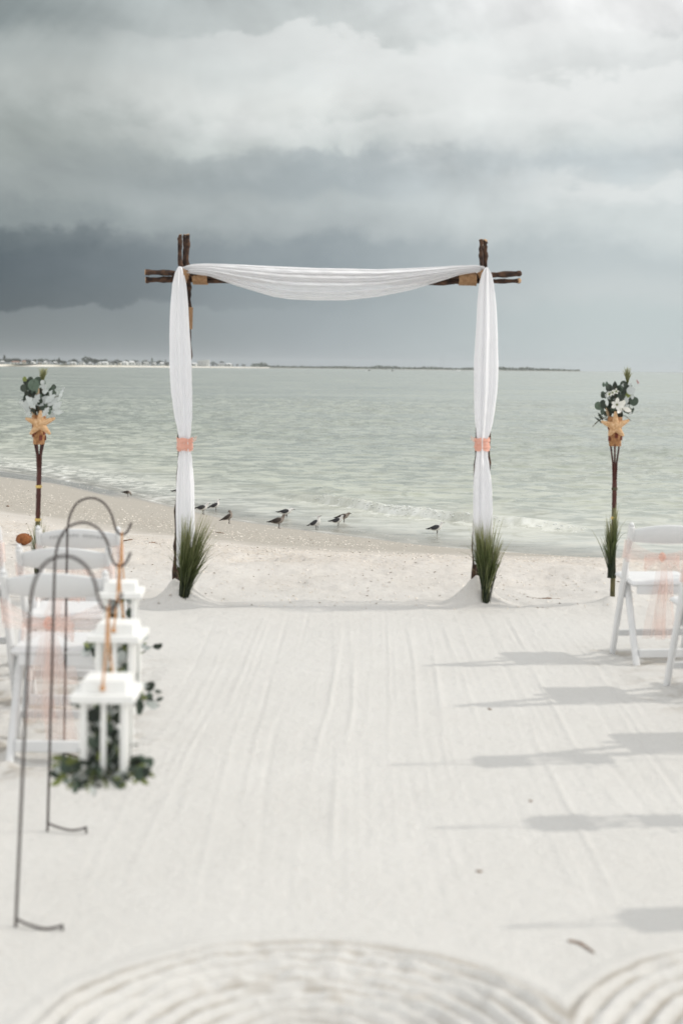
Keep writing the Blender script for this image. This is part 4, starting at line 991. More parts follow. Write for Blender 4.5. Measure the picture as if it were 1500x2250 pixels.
def bouquet(label, foot_, base_px, leaves, tuft, stems, flower, seed):
    rr = random.Random(seed); Y = foot_.y; bp = at(base_px[0], base_px[1], Y); t = thing('bouquet', label, 'bouquet', bp, 0, 'bouquets topping the torches')
    def bpnt(px, py, dy=0.0): return at(px, py, Y+dy) - bp
    for px, py, sz, kind, mat in leaves:
        p = bpnt(px, py, (rr.uniform(-0.12, -0.07) if mat == 'euc_pale' else rr.uniform(-0.09, 0.07))); s = sz/FPX*Y
        d = (p - Vector((0, p.y, -0.10))).normalized() + Vector((rr.gauss(0,0.35), 0, rr.gauss(0,0.35)))
        put_leaf(t, 'leaf', kind, mat, p - d.normalized()*s*0.5, s, d, rr, 0.45)
    mb = MB()
    for px, py in stems:
        e = bpnt(px, py, rr.uniform(-0.05,0.05)); mb.tube(cat_rom([(0,0,-0.06), e*0.5+Vector((0,0,0.03)), e], 4), [0.004]*4+[0.0025]*4+[0.0015], 5)
    mb.build('stems', MAT['stem'], t)
    if flower:
        for fx_, fy_, fs_, fn in flower:
            c = bpnt(fx_, fy_, -0.11)
            for k in range(fn):
                a = 2*math.pi*k/fn + rr.uniform(-0.2,0.2); q = obj('petal', leafdata('petal', 'petal'), t); s = fs_/FPX*Y*rr.uniform(0.85,1.1)
                q.matrix_local = Matrix.Translation(c) @ Matrix.Rotation(a, 4, 'Y') @ Matrix.Rotation(0.25, 4, 'X') @ Matrix.Diagonal((s, s, s, 1))
            mb = MB(); mb.ball((c.x, c.y-0.008, c.z), (0.007,0.007,0.007), 8, 6); mb.build('flower_heart', MAT['sprig'], t)
    # grass tuft in the bouquet
    px, py, h, lean = tuft; b = bpnt(px, py, 0.02); mb = MB()
    for _ in range(70):
        L_ = h/FPX*Y*rr.uniform(0.5, 1.05); e = b + Vector((lean*L_+rr.gauss(0,0.017), rr.gauss(0,0.015), L_)); tw = Vector((math.cos(rr.uniform(0,6)), math.sin(rr.uniform(0,6)), 0)); vs_ = []; aa = []
        for i in range(4):
            s = i/3; q = b.lerp(e, s) + Vector((0,0,0.02*math.sin(3*s))); w = 0.0035*(1-s**2)+0.0004; vs_ += [q-tw*w, q+tw*w]; aa += [0.72+0.26*s]*2
        mb.add(vs_, [(2*i,2*i+1,2*i+3,2*i+2) for i in range(3)], True, aa)
    q = mb.build('grass_tuft', MAT['blade'], t, 'tip'); tag(q, kind='stuff')
def scatter(rr, n, x0, x1, y0, y1, s0, s1, kinds):
    return [(rr.uniform(x0,x1), rr.uniform(y0,y1), rr.uniform(s0,s1), *rr.choice(kinds)) for _ in range(n)]
rb = random.Random(21)
LL = [(75,846,26,'round','euc'),(52,853,17,'round','euc_dark'),(84,838,20,'round','euc'),(68,836,17,'round','euc'),(55,833,11,'round','sprig'),(60,866,13,'round','euc_dark'),(72,862,15,'round','euc_dark'),(92,856,16,'oval','euc_dark'),(86,868,18,'oval','euc_dark'),(98,848,15,'oval','euc'),
      (97,880,39,'oval','euc_pale'),(68,884,34,'lobed','euc_pale'),(80,878,29,'lobed','euc_pale'),(110,876,29,'lobed','euc_pale'),(116,882,29,'oval','euc_pale'),(126,891,26,'oval','euc_pale'),(128,905,23,'oval','euc_pale'),(118,910,23,'lobed','euc_pale'),(58,893,26,'lobed','euc_pale'),(50,886,21,'lobed','euc_pale'),(62,905,23,'lobed','euc_pale'),(100,905,26,'lobed','euc_pale'),
      (134,868,12,'oval','euc_pale'),(137,860,10,'oval','euc_pale'),(140,853,9,'oval','euc_pale'),(130,876,12,'oval','euc_pale'),(112,864,13,'oval','euc_pale'),(94,840,10,'round','euc_pale'),(97,850,12,'round','euc_pale'),(99,860,12,'round','euc_pale'),(50,884,12,'round','euc_dark'),
      (84,860,34,'spear','tanleaf'),(70,900,30,'spear','tanleaf'),(75,910,26,'spear','tanleaf')]
LL += scatter(rb, 95, 54, 120, 838, 906, 9, 17, [('round','euc_dark'),('oval','euc_dark'),('oval','euc')])
bouquet('bouquet of round eucalyptus and silvery leaves in the left torch', TORCH_L, (87,915), LL, (94,842,34,0.05), [(52,853),(75,846),(95,842),(134,868),(128,905),(58,893),(84,850),(110,876)], None, 31)
RL = [(1392,882,20,'round','euc'),(1380,902,15,'round','euc'),(1314,892,19,'round','euc'),(1322,904,17,'oval','euc'),(1318,916,20,'lobed','euc_dark'),(1310,920,14,'spear','euc_dark'),(1316,924,16,'spear','euc_dark'),(1338,851,20,'oval','euc_dark'),(1350,848,22,'oval','euc_dark'),(1345,856,16,'oval','euc_dark'),(1361,853,15,'round','euc'),(1372,856,18,'oval','euc_dark'),(1385,858,19,'round','euc_pale'),(1368,847,14,'oval','euc_pale'),(1388,870,15,'oval','euc_pale'),(1370,866,20,'round','euc'),(1378,866,16,'round','sprig'),(1356,866,20,'oval','euc_dark'),(1346,870,18,'oval','euc_dark'),(1338,880,15,'oval','euc_dark'),(1334,872,17,'lobed','euc_pale'),(1332,884,16,'oval','euc_pale'),(1375,880,20,'lobed','euc_pale'),(1376,893,15,'oval','euc_pale'),(1383,884,14,'oval','euc_dark'),
      (1333,903,30,'spear','tanleaf'),(1340,912,26,'spear','tanleaf'),(1362,912,22,'oval','euc_dark'),(1352,908,18,'oval','euc_dark'),(1384,908,10,'oval','euc_pale'),(1384,845,10,'oval','euc_pale'),(1328,908,18,'oval','euc_dark')]
RL += scatter(rb, 95, 1322, 1392, 843, 908, 9, 17, [('round','euc_dark'),('oval','euc_dark'),('oval','euc')])
bouquet('bouquet with a white flower and dark eucalyptus in the right torch', TORCH_R, (1350,920), RL, (1377,845,40,0.03), [(1314,892),(1392,882),(1305,932),(1350,848),(1377,845),(1380,902),(1385,925),(1300,938)], [(1354,889,17,6),(1366,896,20,3),(1344,863,8,5),(1352,860,8,5),(1337,866,8,5)], 32)
gR = at(1342, 1270, TORCH_R.y-0.05)
grass('grass_clump', 'narrow green grass clump tied to the right torch, left of the right chair', gR, [(-0.04,0.42,0.025,3),(0.03,0.52,0.018,3),(-0.12,0.36,0.04,0.8),(-0.02,0.44,0.025,2)], 260, 0.0040, 7, cup=False)
gL = at(84, 1262, TORCH_L.y-0.05)
grass('grass_clump', 'green grass tips tied to the left torch, just above the chair back', gL, [(-0.02,0.36,0.03,2),(0.05,0.38,0.03,3),(0.0,0.34,0.03,2)], 160, 0.0040, 8, cup=False)

# ------------------------------------------------------------------ folding chairs and sashes
def make_chair():
    t = thing('folding_chair', 'x', 'chair', (0,0,0), 0, 'white folding chairs in rows')
    def st(z): return 0.175 - 0.345*(z/0.80)          # the long leg leans back as it rises
    me = MB(); me.bar((0, st(-0.05), -0.05), (0, st(0.785), 0.785), 0.028, 0.042, 0.008); me.tube([(0,st(0.783),0.783),(0,st(0.80),0.797)], [0.016,0.009], 10); me = me.mesh('leg'); me.materials.append(MAT['resin'])
    for sx in (-0.212, 0.212): q = obj('leg', me, t); q.location.x = sx
    me = MB(); me.bar((0, 0.06, 0.515), (0, -0.185, -0.05), 0.034, 0.036, 0.008); me = me.mesh('leg'); me.materials.append(MAT['resin'])
    for sx in (-0.176, 0.176): q = obj('leg', me, t); q.location.x = sx
    P = []                                              # crest rail, arched above and below, bowed to the back
    for i in range(25):
        s = i/24*2-1; zt = 0.758 + 0.030*(1-s*s); zb = 0.690 - 0.012*(1-s*s); x = s*0.199; bow = -0.022*(1-s*s)
        zc = [zb, zb+0.005, (zb+zt)/2, zt-0.005, zt]; th = 0.010
        P.append([(x, st(zz)+bow-th*k, zz) for zz, k in zip(zc, (0.5,1,1,1,0.5))] + [(x, st(zz)+bow+th*k, zz) for zz, k in zip(zc[::-1], (0.5,1,1,1,0.5))])
    mb = MB(); mb.grid(P, True, True); mb.add(P[0], [tuple(range(9,-1,-1))]); mb.add(P[-1], [tuple(range(10))]); mb.build('crest_rail', MAT['resin'], t)
    mb = MB(); mb.box((0, 0.045, 0.452), (0.385, 0.33, 0.030), Matrix.Rotation(math.radians(2.5), 3, 'X'), 0.012); mb.build('seat', MAT['resin'], t)
    mb = MB(); mb.box((0, -0.105, 0.412), (0.318, 0.020, 0.048), None, 0.004); mb.build('seat_apron', MAT['resin'], t)
    mb = MB(); mb.box((0, st(0.13)+0.002, 0.130), (0.396, 0.020, 0.036), None, 0.005); mb.build('front_stretcher', MAT['resin'], t)
    mb = MB(); mb.box((0, -0.150, 0.062), (0.318, 0.020, 0.050), None, 0.005); mb.build('rear_stretcher', MAT['resin'], t)
    for sx in (-0.196, 0.196):
        mb = MB(); mb.tube([(sx-0.02*np.sign(sx), 0.0, 0.36),(sx, 0.02, 0.36)], 0.008, 8); mb.build('hinge_bolt', MAT['resin'], t)
    return t
def st(z): return 0.175 - 0.345*(z/0.80)
def make_sash(rr, loc, rz, label, knot_x, bow, dz=0.0):
    t = thing('chair_sash', label, 'sash', loc, rz, 'peach tulle sashes on the chairs')
    zk = 0.600+dz; K = Vector((knot_x, st(0.60)-0.040, zk))
    for sgn in (-1, 1):
        P = []
        for i in range(22):
            s = i/21; row = []
            for j in range(12):
                v_ = j/11-0.5; x = sgn*0.232*(1-s)+K.x*s
                spread = 0.055*(1-s)**0.8+0.018
                z = (0.645+dz)*(1-s)+zk*s - 0.012*math.sin(math.pi*s) + v_*spread*2*(0.5+0.5*(1-s))
                y = (st(z)-0.026)*(1-s)+K.y*s - 0.012*math.sin(math.pi*s) + 0.006*math.sin(v_*16+s*3)*(1-s*0.5)
                row.append((x, y, z))
            P.append(row)
        mb = MB(); mb.grid(P)
        # the turn round the upright, and the run along the inside of the back
        P2 = []
        for i in range(8):
            a = math.pi*i/7; P2.append([(sgn*(0.232+0.0*i), st(0.645+dz+ (j/7-0.5)*0.10) - 0.026*math.cos(a), 0.645+dz+(j/7-0.5)*0.11) for j in range(8)])
        mb.grid(P2); mb.build('band', MAT['tulle'], t)
    mb = MB(); mb.ball(K, (0.020,0.018,0.026), 10, 8, 0.12); mb.build('knot', MAT['tulle_knot'], t)
    for sgn in (-1, 1):
        P = []; ln = 0.095*bow*rr.uniform(0.85,1.15)
        for i in range(14):
            a = 2*math.pi*i/13; row = []
            for j in range(7):
                w = (j/6-0.5)*0.085*math.sin(a/2)+0.0; row.append((K.x+sgn*ln*(1-math.cos(a))/2, K.y-0.02*math.sin(a)-0.008-0.006*math.sin(j*2.2), K.z+w+sgn*0.0-0.035*(1-math.cos(a))/2 + 0.016*math.sin(a)))
            P.append(row)
        mb = MB(); mb.grid(P); mb.build('bow_loop', MAT['tulle'], t)
    for sgn, ln, sw in ((-1, rr.uniform(0.40,0.46), rr.uniform(-0.10,-0.02)), (1, rr.uniform(0.42,0.50), rr.uniform(0.0,0.06))):
        P = []
        for i in range(26):
            s = i/25; row = []; w = 0.016+0.055*s**0.7
            for j in range(10):
                v_ = j/9-0.5
                row.append((K.x+sgn*0.008+sw*s+v_*w*2+0.006*math.sin(s*7), K.y-0.012-0.016*math.sin(s*5+sgn)+0.014*math.sin(v_*13+s*2.0)*(0.4+s), K.z-ln*s-0.02*abs(v_)*s))
            P.append(row)
        mb = MB(); mb.grid(P); mb.build('tail', MAT['tulle'], t)
    return t
ch0 = make_chair(); firstc = True; rs = random.Random(4)
SASH_LAB = ['peach tulle sash on the lettered chair in the front left row', 'peach tulle sash on the second left chair from the front', 'peach tulle sash with orange knot on the nearest left chair',
            'peach tulle sash on the front left chair at the frame edge', 'peach tulle sash on the second-row chair at the left edge', 'peach tulle sash on the nearest chair at the left edge',
            'peach tulle sash with bow and long tails on the front right chair', 'peach tulle sash on the second right chair at the frame edge', 'peach tulle sash further along the front right row', 'peach tulle sash on the out-of-frame third right chair', 'peach tulle sash further along the second right row']
for i, (x, y, rz, lb) in enumerate(LEFT_CHAIRS+RIGHT_CHAIRS):
    c = ch0 if i == 0 else copy_tree(ch0)
    c['label'] = lb; c.location = (x, y, gz(x, y)+0.0); c.rotation_euler = (0,0,-rz if False else rz)
    make_sash(rs, (x, y, gz(x, y)), rz, SASH_LAB[i], -0.03 if i != 6 else -0.02, 1.0 if i != 2 else 1.3, -0.03 if i == 2 else 0.0)
# faint curved line of lettering across the back of the front left chair
x, y, rz, _ = LEFT_CHAIRS[0]
mb = MB(); rl = random.Random(12)
for k in range(17):
    if k in (3, 9): continue
    s = -0.72+1.44*k/16; cx = s*0.199; bow = -0.022*(1-s*s); z0 = 0.722+0.030*(1-s*s); pts = []
    for i in range(7):
        a = i/6*6.28*rl.uniform(0.7, 1.0); pts.append((cx+0.0065*math.cos(a)+0.002*i/6, st(z0)+bow-0.0135, z0+rl.uniform(0.006,0.011)*math.sin(a)))
    mb.tube(pts, 0.0011, 5)
lt = mb.build('lettering', MAT['ink'], ch0); lt['label'] = 'arc of small grey lettering too blurred to read'; tag(lt, kind='stuff')

# ------------------------------------------------------------------ shepherd hooks, lanterns, greenery
HK = [(0,-0.16),(0,0.0),(0.0,0.50),(0.0,0.90),(0.002,0.975),(0.014,1.03),(0.04,1.073),(0.078,1.092),(0.118,1.092),(0.155,1.07),(0.182,1.03),(0.196,0.985),(0.208,0.955),(0.228,0.943),(0.247,0.952),(0.259,0.972),(0.267,0.994)]
def make_hook(label, loc, lean, mirror, group):
    t = thing('shepherd_hook', label, 'hook', loc, 0, group)
    s = -1 if mirror else 1
    mb = MB(); mb.tube(cat_rom([(s*a, 0, b) for a, b in HK], 7), 0.0046, 8); mb.build('rod', MAT['iron'], t)
    mb = MB(); mb.tube(cat_rom([(0,0,0.028),(s*0.04,-0.012,0.018),(s*0.09,-0.022,0.012),(s*0.130,-0.018,0.018),(s*0.140,-0.018,0.010),(s*0.142,-0.018,-0.15)], 5), 0.0038, 7); mb.build('step_prong', MAT['iron'], t)
    t.rotation_euler = (0, lean, 0); return t
def make_lantern():
    t = thing('hanging_lantern', 'x', 'lantern', (0,0,0), 0, 'white wooden lanterns on hooks')   # origin at the middle of its base
    W_ = 0.148
    mb = MB(); mb.box((0,0,0.012), (W_,W_,0.024), None, 0.002); mb.build('base', MAT['lantern'], t)
    mp = MB().box((0,0,0.137), (0.019,0.019,0.226), None, 0.002).mesh('post'); mp.materials.append(MAT['lantern'])
    for sx in (-1, 1):
        for sy in (-1, 1): q = obj('post', mp, t); q.location = (sx*0.058, sy*0.058, 0)
    mp = MB().box((0,0,0.137), (0.016,0.012,0.226), None, 0.002).mesh('mullion'); mp.materials.append(MAT['lantern'])
    for a in range(4): q = obj('mullion', mp, t); q.rotation_euler.z = a*math.pi/2; q.location = (0.059*math.sin(a*math.pi/2), -0.059*math.cos(a*math.pi/2), 0)
    mb = MB(); mb.box((0,0,0.262), (W_+0.036,W_+0.036,0.024), None, 0.002); rf = mb.build('roof', MAT['lantern'], t)
    mb = MB(); P0 = [(sx*0.066, sy*0.066, 0.2745) for sx, sy in ((-1,-1),(1,-1),(1,1),(-1,1))]; P1 = [(sx*0.063, sy*0.063, 0.309) for sx, sy in ((-1,-1),(1,-1),(1,1),(-1,1))]
    mb.grid([P0, P1], False, True); mb.add(P1, [(0,1,2,3)]); mb.build('roof_cap', MAT['lantern'], rf)
    # twine hanger: two strands through the cap, knotted outside, meeting at the hook
    hk = Vector((0.0, 0, 0.500)); mb = MB()
    mb.tube(cat_rom([(-0.002,-0.068,0.292),(-0.002,-0.060,0.314),(-0.002,-0.02,0.40),hk+Vector((0,-0.007,0.004)),hk+Vector((0,0,0.012)),hk+Vector((0,0.007,0.004)),(0.001,0.02,0.40),(0.004,0.060,0.314),(0.004,0.068,0.292)], 5), 0.0036, 7); hg = mb.build('twine', MAT['twine'], t)
    mb = MB(); mb.ball((-0.003,-0.070,0.290), (0.0085,0.007,0.0085), 8, 6, 0.1); mb.build('knot', MAT['twine'], hg)
    mb = MB(); mb.ball((0.004,0.070,0.290), (0.0085,0.007,0.0085), 8, 6, 0.1); mb.build('knot', MAT['twine'], hg)
    return t
def garland(label, loc, rz, seed, n):
    rr = random.Random(seed); t = thing('greenery_garland', label, 'garland', loc, rz, 'greenery dressing the lanterns')
    kinds = [('round','euc'),('round','euc'),('oval','euc_dark'),('oval','euc_dark'),('round','euc_dark'),('oval','sprig'),('oval','sprig'),('oval','sprig'),('round','euc_pale'),('oval','euc_pale')]
    mb = MB()
    for k in range(n):
        u_ = rr.random()
        if u_ < 0.62:      # skirt around the foot of the lantern
            a = rr.uniform(0, 6.283); R_ = rr.uniform(0.02, 0.135); p = Vector((R_*math.cos(a)*1.05, R_*math.sin(a)*0.9-0.025, 0.024+abs(rr.gauss(0,0.026)))); d = Vector((math.cos(a)*1.2, math.sin(a), rr.uniform(-0.7,0.8)))
        elif u_ < 1.01:   # stems standing inside
            p = Vector((rr.uniform(-0.045,0.045), rr.uniform(-0.045,0.045), rr.uniform(0.03,0.23)*rr.random()**0.35)); d = Vector((rr.gauss(0,0.5), rr.gauss(0,0.4), 1))
        else:             # spray climbing the right-hand side
            p = Vector((0.085+rr.uniform(-0.015,0.03), rr.uniform(-0.05,0.06), rr.uniform(0.04,0.23))); d = Vector((1, rr.gauss(0,0.4), rr.uniform(-0.2,0.9)))
        kd, mt = rr.choice(kinds); put_leaf(t, 'leaf', kd, mt, p, rr.uniform(0.022,0.042), d, rr, 0.8)
        if k % 3 == 0: mb.tube([(0.3*p.x, 0.3*p.y, 0.03), p*0.7+Vector((0,0,0.02)), p], [0.0022,0.0018,0.0012], 5)
    mb.build('stems', MAT['stem'], t)
    return t
hooks = [((35,2040), 0.034, 'nearest'), ((105,1826), 0.016, 'middle'), ((141,1668), 0.004, 'farthest')]
lan0 = make_lantern(); used = False
def hang(hook_loc, lean, mirror, label, lrz):
    global used
    s = -1 if mirror else 1; hx, hz = s*0.228, 0.949
    px_ = hook_loc.x + hx*math.cos(lean) + hz*math.sin(lean); pz_ = hook_loc.z - hx*math.sin(lean) + hz*math.cos(lean)
    o = lan0 if not used else copy_tree(lan0); used = True
    o.location = (px_, hook_loc.y, pz_-0.510); o.rotation_euler = (0,0,lrz); o['label'] = label; return o
for (pp_, lean, w) in hooks:
    p = on_z(*pp_, 0.0); make_hook(f'thin dark shepherd hook in the sand at the left, {w} of the three', p, lean, False, 'shepherd hooks along the left of the aisle')
    ln = hang(p, lean, False, f'white lantern with greenery on the left, {w} of the three', {'nearest':0.0,'middle':-0.06,'farthest':0.05}[w])
    garland(f'eucalyptus greenery spilling from the {w} lantern on the left', ln.location.copy(), ln.rotation_euler.z, len(w), 330 if w == 'nearest' else 170)
for (x, y, w) in ((1.74, 6.10, 'farthest'), (1.86, 5.28, 'middle'), (2.02, 4.38, 'nearest')):
    p = Vector((x+0.228, y, 0.0)); make_hook(f'shepherd hook just outside the right edge casting its shadow, {w} of three', p, -0.01, True, 'shepherd hooks along the right of the aisle')
    ln = hang(p, -0.01, True, f'white lantern just outside the right edge casting its shadow, {w} of three', 0.1)
    garland(f'eucalyptus greenery of the out-of-frame right lantern, {w} of three', ln.location.copy(), 0.1, 40+len(w), 45)

# ------------------------------------------------------------------ shore birds
def bird_mat(name, parts):
    m, n, l, p = nt(name); a = attr(n, 'zone').outputs['Fac']
    cr = n.new('ShaderNodeValToRGB'); cr.color_ramp.interpolation = 'LINEAR'; l.new(a, cr.inputs[0])
    while len(cr.color_ramp.elements) < len(parts): cr.color_ramp.elements.new(0.5)
    for e, (q, c) in zip(cr.color_ramp.elements, parts): e.position = q; e.color = (*c, 1)
    c = mixc(n, l, mm(n, l, 'MULTIPLY', noise_n(n, l, 70, 3), 0.45), cr.outputs[0], mixc(n, l, 1.0, cr.outputs[0], (0.55,0.52,0.5), 'MULTIPLY'))
    l.new(c, p.inputs['Base Color']); set_in(p, {'Roughness': 0.75, 'Specular IOR Level': 0.2}); return m
BW = {'grey': bird_mat('white_gull_body', [(0.0,(0.62,0.60,0.57)),(0.5,(0.80,0.79,0.76)),(0.78,(0.74,0.73,0.71)),(1.0,(0.50,0.49,0.48))]),
      'brown': bird_mat('brown_gull_body', [(0.0,(0.20,0.175,0.155)),(0.5,(0.34,0.30,0.265)),(0.75,(0.20,0.17,0.145)),(1.0,(0.17,0.145,0.125))])}
WG = {'grey': bird_mat('slate_wing', [(0.0,(0.016,0.016,0.018)),(0.35,(0.03,0.03,0.033)),(0.55,(0.05,0.051,0.055)),(1.0,(0.075,0.075,0.08))]),
      'brown': bird_mat('brown_wing', [(0.0,(0.016,0.014,0.013)),(0.35,(0.035,0.028,0.024)),(0.6,(0.06,0.05,0.043)),(1.0,(0.10,0.082,0.07))])}
MAT['bill'] = M('dark_bill', (0.03,0.022,0.02), (0.05,0.035,0.03), 40, 0.4); MAT['leg'] = M('dark_leg', (0.045,0.03,0.026), (0.07,0.045,0.04), 40, 0.6)
def spine(pose):
    b = [(-0.15,0.150,0.014,0.030),(-0.10,0.152,0.030,0.036),(-0.05,0.155,0.046,0.046),(0.0,0.160,0.056,0.052),(0.045,0.170,0.056,0.052)]
    if pose == 'stand': b += [(0.08,0.190,0.045,0.042),(0.103,0.215,0.033,0.031),(0.115,0.240,0.028,0.027),(0.128,0.258,0.028,0.027),(0.148,0.262,0.021,0.020),(0.163,0.258,0.009,0.009)]; bill = ((0.160,0.258),(0.205,0.250))
    elif pose == 'alert': b += [(0.075,0.198,0.044,0.042),(0.088,0.230,0.031,0.030),(0.094,0.258,0.026,0.025),(0.105,0.278,0.027,0.026),(0.125,0.282,0.021,0.020),(0.140,0.279,0.009,0.009)]; bill = ((0.137,0.279),(0.183,0.274))
    elif pose == 'hunch': b += [(0.08,0.180,0.048,0.045),(0.108,0.198,0.038,0.036),(0.125,0.212,0.031,0.030),(0.145,0.220,0.028,0.027),(0.166,0.220,0.020,0.020),(0.180,0.216,0.009,0.009)]; bill = ((0.178,0.217),(0.222,0.207))
    elif pose == 'feed': b += [(0.08,0.165,0.044,0.042),(0.108,0.145,0.031,0.030),(0.126,0.115,0.025,0.024),(0.140,0.088,0.025,0.025),(0.150,0.066,0.019,0.019),(0.154,0.052,0.009,0.009)]; bill = ((0.153,0.055),(0.160,0.008))
    else: b += [(0.075,0.200,0.045,0.042),(0.085,0.232,0.032,0.031),(0.085,0.260,0.027,0.027),(0.078,0.280,0.027,0.026),(0.060,0.284,0.021,0.020),(0.046,0.280,0.009,0.009)]; bill = ((0.050,0.279),(0.010,0.262))
    return b, bill
def gull(label, p, yaw, scale, pose, tone, pitch=0.0, one_leg=False):
    t = thing('gull', label, 'bird', p, yaw, 'gulls at the water edge'); t.scale = (scale,)*3
    b, bill = spine(pose); cp, sp_ = math.cos(pitch), math.sin(pitch)
    def rot(x, z): z -= 0.15; return (x*cp - z*sp_, 0.15 + x*sp_ + z*cp)
    pts = [rot(q[0], q[1]) for q in b]; P = []; A_ = []; m = len(b)
    for i in range(m):
        a, c = pts[max(0,i-1)], pts[min(m-1,i+1)]; tx, tz = c[0]-a[0], c[1]-a[1]; L_ = math.hypot(tx, tz); nx, nz = -tz/L_, tx/L_
        P.append([(pts[i][0]+nx*math.sin(th)*b[i][2]*1.14, math.cos(th)*b[i][3]*1.1, pts[i][1]+nz*math.sin(th)*b[i][2]*1.14) for th in np.linspace(0, 2*math.pi, 14, endpoint=False)])
        A_.append([i/(m-1)]*14)
    mb = MB(); mb.grid(P, True, True, A_); mb.add(P[-1], [tuple(range(14))], True, [1.0]*14); mb.add(P[0], [tuple(range(13,-1,-1))], True, [0.0]*14)
    mb.build('body', BW[tone], t, 'zone')
    for sy in (-1, 1):                                   # folded wings with long dark tips crossing over the tail
        P = []; A_ = []
        sec = [(0.078,0.180,0.010,0.030,0.020),(0.055,0.182,0.026,0.048,0.026),(0.01,0.176,0.036,0.052,0.026),(-0.04,0.170,0.034,0.046,0.022),(-0.09,0.165,0.026,0.036,0.016),(-0.14,0.160,0.017,0.024,0.010),(-0.19,0.157,0.009,0.013,0.006),(-0.245,0.158,0.003,0.005,0.003)]
        for k, (x, z, hz, oy, ty) in enumerate(sec):
            X_, Z_ = rot(x, z); P.append([(X_, sy*(oy*1.1-ty*0.6+ty*math.cos(th)), Z_+hz*1.45*math.sin(th)+0.004) for th in np.linspace(0, 2*math.pi, 10, endpoint=False)]); A_.append([1-k/(len(sec)-1)]*10)
        mb = MB(); mb.grid(P, True, True, A_); mb.build('wing', WG[tone], t, 'zone')
    X0, Z0 = rot(-0.12, 0.152); X1, Z1 = rot(-0.205, 0.150); mb = MB()
    mb.grid([[(X0, s*0.022, Z0+0.004), (X0, s*0.022, Z0-0.004)] for s in (-1,0,1)] ) if False else None
    mb.add([(X0,-0.02,Z0+0.005),(X0,0.02,Z0+0.005),(X1,0.034,Z1+0.002),(X1,-0.034,Z1+0.002),(X0,-0.02,Z0-0.006),(X0,0.02,Z0-0.006),(X1,0.034,Z1-0.002),(X1,-0.034,Z1-0.002)], [(0,1,2,3),(7,6,5,4),(0,3,7,4),(1,5,6,2),(3,2,6,7),(0,4,5,1)], False, [0.0]*8)
    mb.build('tail', WG[tone], t, 'zone')
    (bx0, bz0), (bx1, bz1) = bill; q0, q1 = rot(bx0, bz0), rot(bx1, bz1)
    mb = MB(); mb.tube([(q0[0],0,q0[1]),((q0[0]+q1[0])/2,0,(q0[1]+q1[1])/2+0.002),(q1[0],0,q1[1])], [0.0075,0.006,0.0015], 8); mb.build('bill', MAT['bill'], t)
    e = b[-3]; exx, ezz = rot(e[0], e[1]); 
    for sy in (-1, 1):
        mb = MB(); mb.ball((exx+0.006, sy*(e[3]-0.002), ezz+0.006), (0.004,0.003,0.004), 6, 5); mb.build('eye', MAT['bill'], t)
    for sy in ((-1,) if one_leg else (-1, 1)):
        x = 0.008 if sy < 0 else 0.022; mb = MB()
        mb.tube([(x, sy*0.022, 0.125),(x+0.006, sy*0.022, 0.07),(x-0.002, sy*0.022, 0.006)], [0.009,0.0052,0.0048], 7)
        for k in (-0.5, 0, 0.5): mb.tube([(x, sy*0.022, 0.006),(x+0.034*math.cos(k), sy*0.022+0.034*math.sin(k), 0.004)], [0.004,0.002], 5)
        mb.add([(x,sy*0.022,0.005),(x+0.03,sy*0.022-0.016,0.004),(x+0.034,sy*0.022,0.004),(x+0.03,sy*0.022+0.016,0.004)], [(0,1,2),(0,2,3)])
        mb.build('leg', MAT['leg'], t)
    return t
BIRDS = [  # feet px, length px, yaw, pose, tone, pitch, label
    (280,1091,22,0.05,'feed','brown',-0.05,'brown shore bird pecking at the wet sand, leftmost of the birds'),
    (396,1092,34,0.0,'stand','grey',0.0,'gull half hidden behind the left drape with only its tail showing'),
    (445,1130,34,0.0,'stand','grey',0.05,'grey and white gull standing just right of the left drape'),
    (473,1122,30,0.25,'alert','grey',0.28,'upright grey gull standing in the shallows behind two others near the left drape'),
    (502,1150,34,0.1,'preen','brown',0.38,'brown gull with its head turned back, alone on the damp sand'),
    (628,1138,35,0.0,'hunch','grey',0.02,'grey gull standing level in the shallows behind the brown one'),
    (611,1161,40,0.0,'stand','brown',0.12,'brown streaked gull at the very edge of the water'),
    (694,1164,34,-0.5,'alert','grey',0.30,'upright gull with white breast turned to the camera, middle of the arch'),
    (741,1157,34,-0.25,'stand','grey',0.10,'white-headed gull standing in front of a leaning one'),
    (754,1148,34,0.0,'hunch','brown',0.12,'brownish gull leaning forward, mostly hidden behind the white-headed gull'),
    (958,1174,37,-0.05,'stand','grey',0.12,'lone grey gull in the shallows, rightmost of the birds'),
]
for px, py, ln, yaw, pose, tone, pitch, lb in BIRDS:
    p = ground(px, py); p.z = max(float(beach(p.x, p.y)), SEA-0.012) - 0.002
    gull(lb, p, yaw, (ln*1.14/FPX*p.y)/0.43/max(0.8, math.cos(yaw)), pose, tone, pitch)

